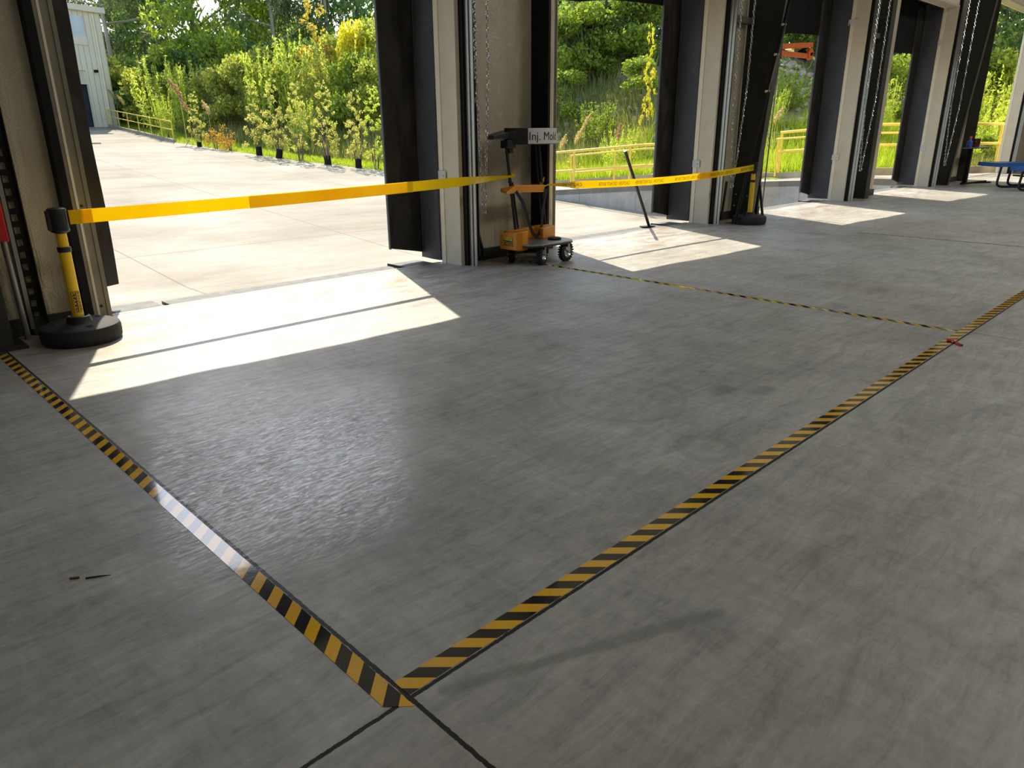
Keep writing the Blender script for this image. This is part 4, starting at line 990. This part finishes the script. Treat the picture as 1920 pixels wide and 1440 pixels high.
def crown_mesh(kind, v):
    key = (kind, v)
    if key in CM: return CM[key]
    rng = np.random.default_rng(hash(kind) % 1 + v * 13 + len(kind) * 7)
    if kind == 'bush': C = crown_pts(blobset(rng, 1.0, 1.5, 16, .25, .42), 4200, rng, .3); Q = leaf_quads(C, .052, rng)
    elif kind == 'feather':      # upright feathery shoots
        P_ = []
        for k in range(46):
            a = rng.uniform(0, 2 * PI); r0 = rng.uniform(.0, .55); h_ = rng.uniform(1.1, 2.1); ln = rng.uniform(.1, .55)
            m = 80; t_ = rng.uniform(.12, 1, m) ; P_.append(np.stack([math.cos(a) * (r0 + ln * t_) + rng.normal(0, .07, m) * (1.15 - t_), math.sin(a) * (r0 + ln * t_) + rng.normal(0, .07, m) * (1.15 - t_), h_ * t_ + rng.normal(0, .03, m)], 1))
        C = np.concatenate(P_); Q = leaf_quads(C, .055, rng, -.8, .3)
    elif kind == 'tree': C = crown_pts(blobset(rng, 1.0, 1.7, 26, .35, .36), 7000, rng, .45); Q = leaf_quads(C, .036, rng)
    elif kind == 'pine':
        bl = []
        for k in range(30):
            a = rng.uniform(0, 2 * PI); u = rng.uniform(0, 1); rr = (1 - .55 * u) * rng.uniform(.15, .95); bl.append((rr * math.cos(a), rr * math.sin(a), .3 + 2.2 * u, .22 * rng.uniform(.7, 1.2)))
        C = crown_pts(bl, 6000, rng, .1); Q = leaf_quads(C, .05, rng, -.3, .16)
    elif kind == 'sapling':
        bl = []
        for k in range(70):
            u = rng.uniform(.0, 1); a = rng.uniform(0, 2 * PI); rr = .50 * (1 - .8 * u) * math.sqrt(rng.uniform(0, 1)) + .04; bl.append((rr * math.cos(a), rr * math.sin(a), .30 + 1.75 * u, .10 * (1.1 - .6 * u)))
        C = crown_pts(bl, 1900, rng, .0); Q = leaf_quads(C, .027, rng)
    elif kind == 'shrub': C = crown_pts(blobset(rng, .8, .9, 10, .2, .4), 700, rng, .1); Q = leaf_quads(C, .04, rng)
    CM[key] = Q; return Q
ME = {}
def crown(kind, v, mat):
    k = (kind, v, mat)
    if k not in ME: ME[k] = np_mesh(kind + '_leaves', crown_mesh(kind, v), 4, M[mat])
    return ME[k]
def stem_mesh(kind):
    k = ('stem', kind)
    if k in ME: return ME[k]
    mb = MB(); rng = random.Random(3)
    if kind == 'trunk':
        mb.tube([(0, 0, -.3), (.02, .01, .4), (-.01, .02, 1.0), (.01, 0, 1.9)], [.055, .045, .035, .012], 8)
        for q in range(8):
            a = rng.uniform(0, 6.28); z = rng.uniform(.5, 1.5); mb.tube([(0, 0, z), (.35 * math.cos(a), .35 * math.sin(a), z + .2), (.7 * math.cos(a), .7 * math.sin(a), z + .35)], [.018, .011, .005], 5)
        me = mb.mesh('trunk', M['bark'])
    elif kind == 'pinetrunk':
        mb.tube([(0, 0, -.3), (.01, 0, .8), (0, .01, 1.6), (0, 0, 2.6)], [.036, .031, .026, .010], 10)
        for q in range(14):
            a = rng.uniform(0, 6.28); z = rng.uniform(.45, 2.2); mb.tube([(0, 0, z), (.35 * math.cos(a), .35 * math.sin(a), z + .05), (.75 * math.cos(a), .75 * math.sin(a), z + .16)], [.010, .007, .003], 5)
        me = mb.mesh('trunk', M['bark_pale'])
    else:
        for q in range(7):
            a = rng.uniform(0, 6.28); r = rng.uniform(.1, .5); mb.tube([(.03 * math.cos(a), .03 * math.sin(a), -.15), (r * .5 * math.cos(a), r * .5 * math.sin(a), .6), (r * math.cos(a), r * math.sin(a), 1.3)], [.016, .011, .004], 5)
        me = mb.mesh('stems', M['bark'])
    ME[k] = me; return me
def plant(name, label, cat, kind, v, mat, x, y, sx, sz, group=None, stem='stems', dz=0):
    z_ = terr(x, y)[0] + dz
    t = thing(name, label, cat, (x, y, z_), random.uniform(0, 6.28), group); t.scale = (sx, sx, sz)
    c = bpy.data.objects.new('foliage' if cat != 'tree' else 'crown', crown(kind, v, mat)); COL.objects.link(c); c.parent = t
    if stem:
        s_ = bpy.data.objects.new('stem' if stem == 'stems' else 'trunk', stem_mesh(stem)); COL.objects.link(s_); s_.parent = t
        if stem == 'stems': s_['kind'] = 'stuff' if False else ''; del s_['kind']
    return t
def at(px, d):
    """ground position seen in column px at forward distance d"""
    l = d * (px - 960) / 1435.0; return (fh.x * d + rt.x * l, fh.y * d + rt.y * l)

# thicket behind the verge, left opening
gB = 'bushes in the thicket behind the verge'
for k in range(34):
    px = 205 + (k % 17) * 33 + random.uniform(-10, 10); row = k // 17
    d_ = float(np.interp(px, [200, 330, 560, 740], [60, 51.5, 45.5, 43])) + 2.6 + row * 3.4 + random.uniform(-.8, .8)
    x, y = at(px, d_); s_ = random.uniform(1.7, 2.5); kind = random.choice(['bush', 'feather', 'bush']); mt = random.choice(['leaf_bush', 'leaf_bush', 'leaf_mid', 'leaf_lime'])
    if mt == 'leaf_lime': kind = 'feather'
    lab = {'leaf_bush': 'olive green bush in the thicket behind the grass verge', 'leaf_mid': 'darker green bush in the thicket behind the grass verge', 'leaf_lime': 'light green feathery bush in the thicket behind the grass verge'}[mt]
    plant('bush', lab, 'bush', kind, k % 3, mt, x, y, s_, s_ * random.uniform(1.0, 1.25) * (1.0 if kind == 'bush' else .95), gB + {'leaf_bush': ', olive', 'leaf_mid': ', darker', 'leaf_lime': ', light'}[mt])
for px, d_, s_, sz, kind, mt, lab in ((674, 48.0, 1.55, 3.0, 'bush', 'leaf_yellow', 'bright yellow small tree left of the near pier curtain'), (611, 49, 3.3, 3.7, 'sapling', 'leaf_amber', 'tall amber-leaved small tree rising above the thicket'),
                              (352, 55, 1.0, 2.2, 'sapling', 'leaf_yellow', 'yellow-leaved shrub in the middle of the left thicket'), (212, 59.5, 1.5, 1.8, 'bush', 'leaf_amber', 'amber-tinged bush beside the far building corner'),
                              (700, 46.5, 1.5, 2.3, 'feather', 'leaf_lime', 'lime green feathery bush beside the near pier curtain'), (575, 44.5, 1.1, 1.3, 'feather', 'leaf_lime', 'lime shoots at the foot of the amber tree'),
                              (318, 49, .8, 1.3, 'feather', 'leaf_lime', 'upright lime green weed clump behind the verge railing')):
    x, y = at(px, d_); tr_ = 'small tree' in lab or 'small_tree' in lab or 'small tree' in lab; plant('small_tree' if 'small tree' in lab else 'bush', lab, 'tree' if 'small tree' in lab else 'bush', kind, 1, mt, x, y, s_, sz)
# big trees behind
TR = [(235, 66, 5.2, 5.6, 'pine', 'leaf_pine', 'tall pine just right of the far building'), (300, 72, 4.6, 5.0, 'tree', 'leaf_dark', 'dark leafy tree behind the first gap of sky'),
      (395, 60, 4.6, 6.2, 'tree', 'leaf_mid', 'large bright green broadleaf tree above the thicket'), (455, 63, 4.3, 6.6, 'tree', 'leaf_mid', 'large green broadleaf tree right of the brightest one'),
      (535, 60, 4.0, 6.6, 'pine', 'leaf_pine', 'pine with a bare grey trunk rising above the thicket'), (600, 66, 4.6, 6.2, 'tree', 'leaf_dark', 'dark leafy tree behind the amber one'),
      (632, 62, 3.8, 7.2, 'pine', 'leaf_pine', 'pine with a pale trunk near the pier curtain'), (690, 64, 4.5, 6.5, 'tree', 'leaf_dark', 'dark tree at the right of the left opening'),
      (170, 78, 5.5, 6.5, 'pine', 'leaf_pine', 'tall pine behind the far building'), (340, 80, 5.5, 6.2, 'tree', 'leaf_dark', 'distant dark tree behind the bright green one'),
      (500, 80, 5.5, 6.5, 'tree', 'leaf_dark', 'distant dark tree behind the pines'), (270, 84, 5.0, 4.4, 'tree', 'leaf_dark', 'distant low dark tree in the sky gap')]
for k, (px, d_, s_, sz, kind, mt, lab) in enumerate(TR):
    x, y = at(px, d_); plant('tree', lab, 'tree', kind, k % 3, mt, x, y, s_, sz, stem='pinetrunk' if kind == 'pine' else 'trunk')
# low dark understory at the foot of the trees
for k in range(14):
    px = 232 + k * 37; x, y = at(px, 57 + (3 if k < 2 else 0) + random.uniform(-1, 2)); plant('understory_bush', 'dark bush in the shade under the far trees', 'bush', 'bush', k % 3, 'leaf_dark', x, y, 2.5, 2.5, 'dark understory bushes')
# row of planted saplings with black guards along the verge
SP = [(374, 44.0, 1.25, 'leaf_sapling', 'first'), (405, 43.0, 1.1, 'leaf_orange', 'x'), (432, 42.6, 1.2, 'leaf_orange', 'y'), (485, 40.8, 1.5, 'leaf_sapling', ''), (521, 39.8, 1.55, 'leaf_sapling', ''), (563, 39.0, 1.5, 'leaf_sapling', ''),
      (613, 37.8, 1.6, 'leaf_sapling', ''), (671, 37.0, 1.45, 'leaf_sapling', ''), (705, 36.8, 1.5, 'leaf_lime', '')]
labs = ['thin sapling with a black guard, leftmost of the planted row', 'low shrub with orange leaves, left one of the orange pair on the verge', 'low shrub with orange leaves, right one of the orange pair on the verge',
        'sapling with a black guard just right of the orange shrubs', 'sapling with a leaning black guard, third guard from the left', 'sapling without a guard between two guarded ones',
        'tallest pale sapling with a black guard', 'sapling with a squat black guard near the pier curtain', 'lime green sapling at the right end of the planted row']
for k, ((px, d_, s_, mt, _), lab) in enumerate(zip(SP, labs)):
    x, y = at(px, d_ + .6); kind = 'shrub' if mt == 'leaf_orange' else 'sapling'
    t = plant('sapling' if kind == 'sapling' else 'shrub', lab, 'sapling' if kind == 'sapling' else 'shrub', kind, k % 3, mt, x, y, s_ * (.8 if kind == 'shrub' else 1.0), s_ * (1.0 if kind == 'shrub' else 1.25))
    if 'guard' in lab and 'without' not in lab:
        g_ = MB().lathe([(.11, 0), (.115, .02), (.10, .26), (.09, .27)], 12); 
        if 'leaning' in lab: g_.xf(Matrix.Rotation(.25, 4, 'Y'))
        part(g_, 'guard', 'black_paint', t, world=False)
# second opening: bank, trees with bare trunks
D2 = [(1060, 52, 3.2, 5.0, 'pine', 'leaf_pine', 'slim pine at the left of the second opening'), (1112, 54, 3.0, 6.4, 'pine', 'leaf_pine', 'tall pine behind the bank, middle of the second opening'),
      (1150, 50, 3.4, 6.6, 'pine', 'leaf_pine', 'tall thick pine right of the middle of the second opening'), (1197, 47, 3.2, 6.8, 'pine', 'leaf_pine', 'dark pine trunk close to the second pier curtain'),
      (1090, 47, 2.5, 1.9, 'tree', 'leaf_dark', 'round dark tree on top of the bank, left of the second opening'), (1135, 46, 2.5, 2.0, 'tree', 'leaf_dark', 'round dark tree on top of the bank, middle of the second opening'),
      (1185, 45, 2.3, 1.9, 'tree', 'leaf_dark', 'round dark tree on top of the bank, right of the second opening'),
      (1480, 40, 2.7, 2.6, 'tree', 'leaf_mid', 'green tree above the rocks in the third opening'), (1510, 44, 3.2, 3.6, 'tree', 'leaf_dark', 'dark tree behind the third opening'),
      (1665, 38, 2.4, 3.2, 'tree', 'leaf_mid', 'green tree in the narrow gap of the fourth opening'), (1640, 42, 3.0, 4.2, 'tree', 'leaf_dark', 'dark tree behind the fourth opening'),
      (1850, 40, 3.4, 4.4, 'tree', 'leaf_dark', 'dark tree filling the top of the fifth opening'), (1905, 44, 3.2, 3.6, 'tree', 'leaf_dark', 'dark tree at the right of the fifth opening'),
      (1800, 45, 3.6, 4.6, 'pine', 'leaf_pine', 'pine at the left of the fifth opening')]
for k, (px, d_, s_, sz, kind, mt, lab) in enumerate(D2):
    x, y = at(px, d_); plant('tree', lab, 'tree', kind, k % 3, mt, x, y, s_, sz, stem='pinetrunk' if kind == 'pine' else 'trunk')
D2c = [(1050, 48), (1068, 50), (1088, 48.5), (1108, 50), (1124, 48), (1142, 49.5), (1162, 48), (1182, 49.5), (1202, 48), (1220, 49), (1048, 44), (1075, 45.5), (1102, 44), (1128, 46), (1155, 44.5), (1180, 46), (1206, 44), (1455, 40), (1480, 42), (1505, 40.5), (1640, 40), (1670, 41), (1815, 37), (1840, 38.5), (1868, 37.5), (1895, 39)]
for k, (px, d_) in enumerate(D2c):
    x, y = at(px, d_); far_ = 1.25 if d_ > 47 else 1.0; w_ = ['second', 'third', 'fourth', 'fifth'][(px > 1300) + (px > 1600) + (px > 1750)]
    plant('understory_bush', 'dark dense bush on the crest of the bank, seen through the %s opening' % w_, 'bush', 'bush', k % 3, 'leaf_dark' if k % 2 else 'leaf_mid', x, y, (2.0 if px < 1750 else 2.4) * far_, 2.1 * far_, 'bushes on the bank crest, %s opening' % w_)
D2b = [(1060, 41, 1.6, 1.3, 'bush', 'leaf_mid', 'bush', 'mid green bush on the bank, far left of the second opening'), (1195, 39.5, 1.3, 1.0, 'bush', 'leaf_mid', 'bush', 'mid green bush on the bank near the second pier curtain'),
       (1085, 33, .9, .95, 'shrub', 'leaf_amber', 'shrub', 'reddish leafy shrub behind the ramp railing'), (1165, 33.5, .95, 1.0, 'feather', 'leaf_lime', 'bush', 'lime green shrub behind the ramp railing'),
       (1215, 36, .8, 2.4, 'sapling', 'leaf_yellow', 'sapling', 'yellow-leaved sapling beside the second pier curtain'), (1125, 37.5, 1.3, 1.0, 'feather', 'leaf_mid', 'bush', 'tall feathery weeds on the bank'),
       (1480, 35, 1.0, .9, 'feather', 'leaf_mid', 'bush', 'feathery green clump at the foot of the rocks'), (1450, 33.5, .7, .9, 'feather', 'leaf_lime', 'bush', 'pale green clump beside the lock rod'),
       (1870, 32.5, 1.7, 1.75, 'feather', 'leaf_lime', 'bush', 'large lime green bush in the fifth opening'), (1835, 31, 1.5, 1.25, 'feather', 'leaf_lime', 'bush', 'lime green bush left of the larger one in the fifth opening'),
       (1895, 36, 1.6, 2.1, 'feather', 'leaf_lime', 'bush', 'lime green bush close to the far cream jamb'), (1850, 29.3, .9, .6, 'bush', 'leaf_mid', 'bush', 'dark green bush behind the far yellow rails'),
       (1880, 31.6, .9, .6, 'bush', 'leaf_mid', 'bush', 'dark green bush left of the far cream jamb'), (1822, 29.0, .6, .5, 'feather', 'leaf_lime', 'bush', 'small lime tuft above the far kerb'),
       (1645, 31, 1.0, 1.1, 'feather', 'leaf_lime', 'bush', 'lime bush in the narrow gap of the fourth opening'), (1660, 34, 1.4, 1.5, 'bush', 'leaf_mid', 'bush', 'green bush in the fourth opening')]
for k, (px, d_, s_, sz, kind, mt, cat, lab) in enumerate(D2b):
    x, y = at(px, d_); plant(cat, lab, cat, kind, k % 3, mt, x, y, s_, sz)

# rocks on the bank
rng = random.Random(5); rms = []
for v in range(5):
    bm = bmesh.new(); bmesh.ops.create_icosphere(bm, subdivisions=2, radius=1)
    ax_ = [Vector((rng.gauss(0, 1), rng.gauss(0, 1), rng.gauss(0, 1))).normalized() for _ in range(9)]
    for vv in bm.verts:
        for a in ax_:
            dd = vv.co.dot(a)
            if dd > .62: vv.co -= a * (dd - .62)
    me = bpy.data.meshes.new('rock'); bm.to_mesh(me); bm.free(); me.materials.append(M['rock']); rms.append(me)
for k in range(230):
    if k < 110: px, d_ = rng.uniform(1120, 1225), rng.uniform(37.5, 43)
    elif k < 200: px, d_ = rng.uniform(1440, 1525), rng.uniform(32.5, 38.5)
    else: px, d_ = rng.uniform(1045, 1125), rng.uniform(39, 43)
    x, y = at(px, d_); z_, e = terr(x, y); s_ = rng.uniform(.12, .30)
    o = bpy.data.objects.new('rock', rms[k % 5]); COL.objects.link(o); o.location = (x, y, z_ + s_ * .2); o.scale = (s_, s_ * rng.uniform(.7, 1), s_ * rng.uniform(.5, .8)); o.rotation_euler = (rng.uniform(-.4, .4), rng.uniform(-.4, .4), rng.uniform(0, 6))
    tag(o, 'grey riprap rock on the bank beyond the third opening' if 110 <= k < 200 else 'grey riprap rock on the bank beyond the second opening', 'rock', 'rocks on the bank, third opening' if 110 <= k < 200 else 'rocks on the bank, second opening')

# grasses
def blades(name, pts, hmin, hmax, wid, mat, label, lean=.35):
    n = len(pts); P_ = np.array(pts); r = RNG; h_ = r.uniform(hmin, hmax, n) * P_[:, 3]; a = r.uniform(0, 2 * PI, n)
    side = np.stack([np.cos(a), np.sin(a), np.zeros(n)], 1) * (wid * r.uniform(.6, 1.3, n))[:, None]
    ln = np.stack([r.normal(0, lean, n) * h_, r.normal(0, lean, n) * h_, h_], 1)
    B = P_[:, :3]; V = np.stack([B - side, B + side, B + ln], 1)
    o = bpy.data.objects.new(name, np_mesh(name, V, 3, M[mat])); COL.objects.link(o); return tag(o, label, 'grass', kind='stuff')
def scatter(n, pxr, er, dr, hs=1.0):
    out = []; r = random.Random(len(str(n)) + int(pxr[0]))
    tries = 0
    while len(out) < n and tries < n * 12:
        tries += 1; px = r.uniform(*pxr); d_ = r.uniform(*dr); x, y = at(px, d_)
        z_, e = terr(x, y)
        if er[0] < e < er[1]: out.append((x, y, z_ - .02, hs))
    return out
blades('verge_grass', scatter(30000, (195, 735), (.02, 5.5), (35, 62)), .06, .22, .022, 'grass', 'bright green grass verge between the yard and the left thicket')
blades('tall_weeds', scatter(9000, (205, 735), (2.2, 6.5), (37, 62)), .4, 1.2, .022, 'weed', 'tall mixed weeds at the foot of the left thicket', .2)
blades('ramp_grass', scatter(16000, (1030, 1225), (.05, 7), (26, 36)), .15, .75, .02, 'grass', 'bright green grass behind the ramp railing in the second opening', .25)
blades('bank_weeds', scatter(6500, (1035, 1225), (4, 9.2), (29, 43)), .3, .9, .022, 'weed', 'dull green weeds covering the bank in the second opening', .25)
blades('crest_weeds', scatter(4500, (1035, 1225), (9.2, 19), (36, 52)), .3, 1.0, .03, 'weed', 'sparse dull weeds among the rocks at the top of the bank', .25)
blades('kerb_grass', scatter(12000, (1425, 1700), (.05, 6), (26, 34)), .15, .7, .02, 'grass', 'bright green grass beyond the kerb in the third and fourth openings', .25)
blades('fifth_opening_weeds', scatter(7000, (1790, 1920), (.05, 5), (26, 33)), .15, .6, .025, 'weed', 'mixed weeds above the far kerb in the fifth opening', .3)
# seed plumes
def plume_mesh(mat):
    k = ('plume', mat)
    if k in ME: return ME[k]
    r = np.random.default_rng(4); t_ = r.uniform(0, 1, 260); C = np.stack([.28 * t_ ** 1.5 + r.normal(0, .05, 260) * np.sin(PI * t_), r.normal(0, .05, 260) * np.sin(PI * t_), 1.2 + .5 * t_], 1)
    ME[k] = np_mesh('plume_head', leaf_quads(C, .045, r, -.6, .25), 4, M[mat]); return ME[k]
smb = MB().tube([(0, 0, -.1), (.01, 0, .7), (.04, 0, 1.3)], [.012, .010, .006], 5).mesh('plume_stalk', M['plume'])
PL = [(1056, 34, 1.25, 'plume', 'pale seed plume bending beside the sign tray'), (1083, 33.5, 1.4, 'plume', 'tall pale seed plume right of the sign tray'), (1098, 36, 1.3, 'plume', 'pale seed plume in the middle of the second opening bank'),
      (1163, 32, 1.3, 'plume_pink', 'pinkish seed plume above the ramp railing'), (1455, 31.5, 1.2, 'plume', 'pale seed plume beside the lock rod'), (352, 46.5, 2.1, 'plume_pink', 'tall pinkish seed plume at left in the verge weeds'),
      (362, 46, 1.5, 'plume_pink', 'shorter pinkish seed plume beside the tall one'), (232, 57, 1.5, 'plume', 'pale seed plume near the verge railing'), (245, 56, 1.3, 'plume', 'pale seed plume right of the one near the railing'), (400, 45, 1.5, 'plume', 'pale seed plume behind the orange shrubs')]
for px, d_, s_, mt, lab in PL:
    x, y = at(px, d_); t = thing('seed_plume', lab, 'grass plume', (x, y, terr(x, y)[0]), random.uniform(0, 6)); t.scale = (s_, s_, s_)
    for nm, me in (('plume', plume_mesh(mt)), ('stalk', smb)):
        o = bpy.data.objects.new(nm, me); COL.objects.link(o); o.parent = t
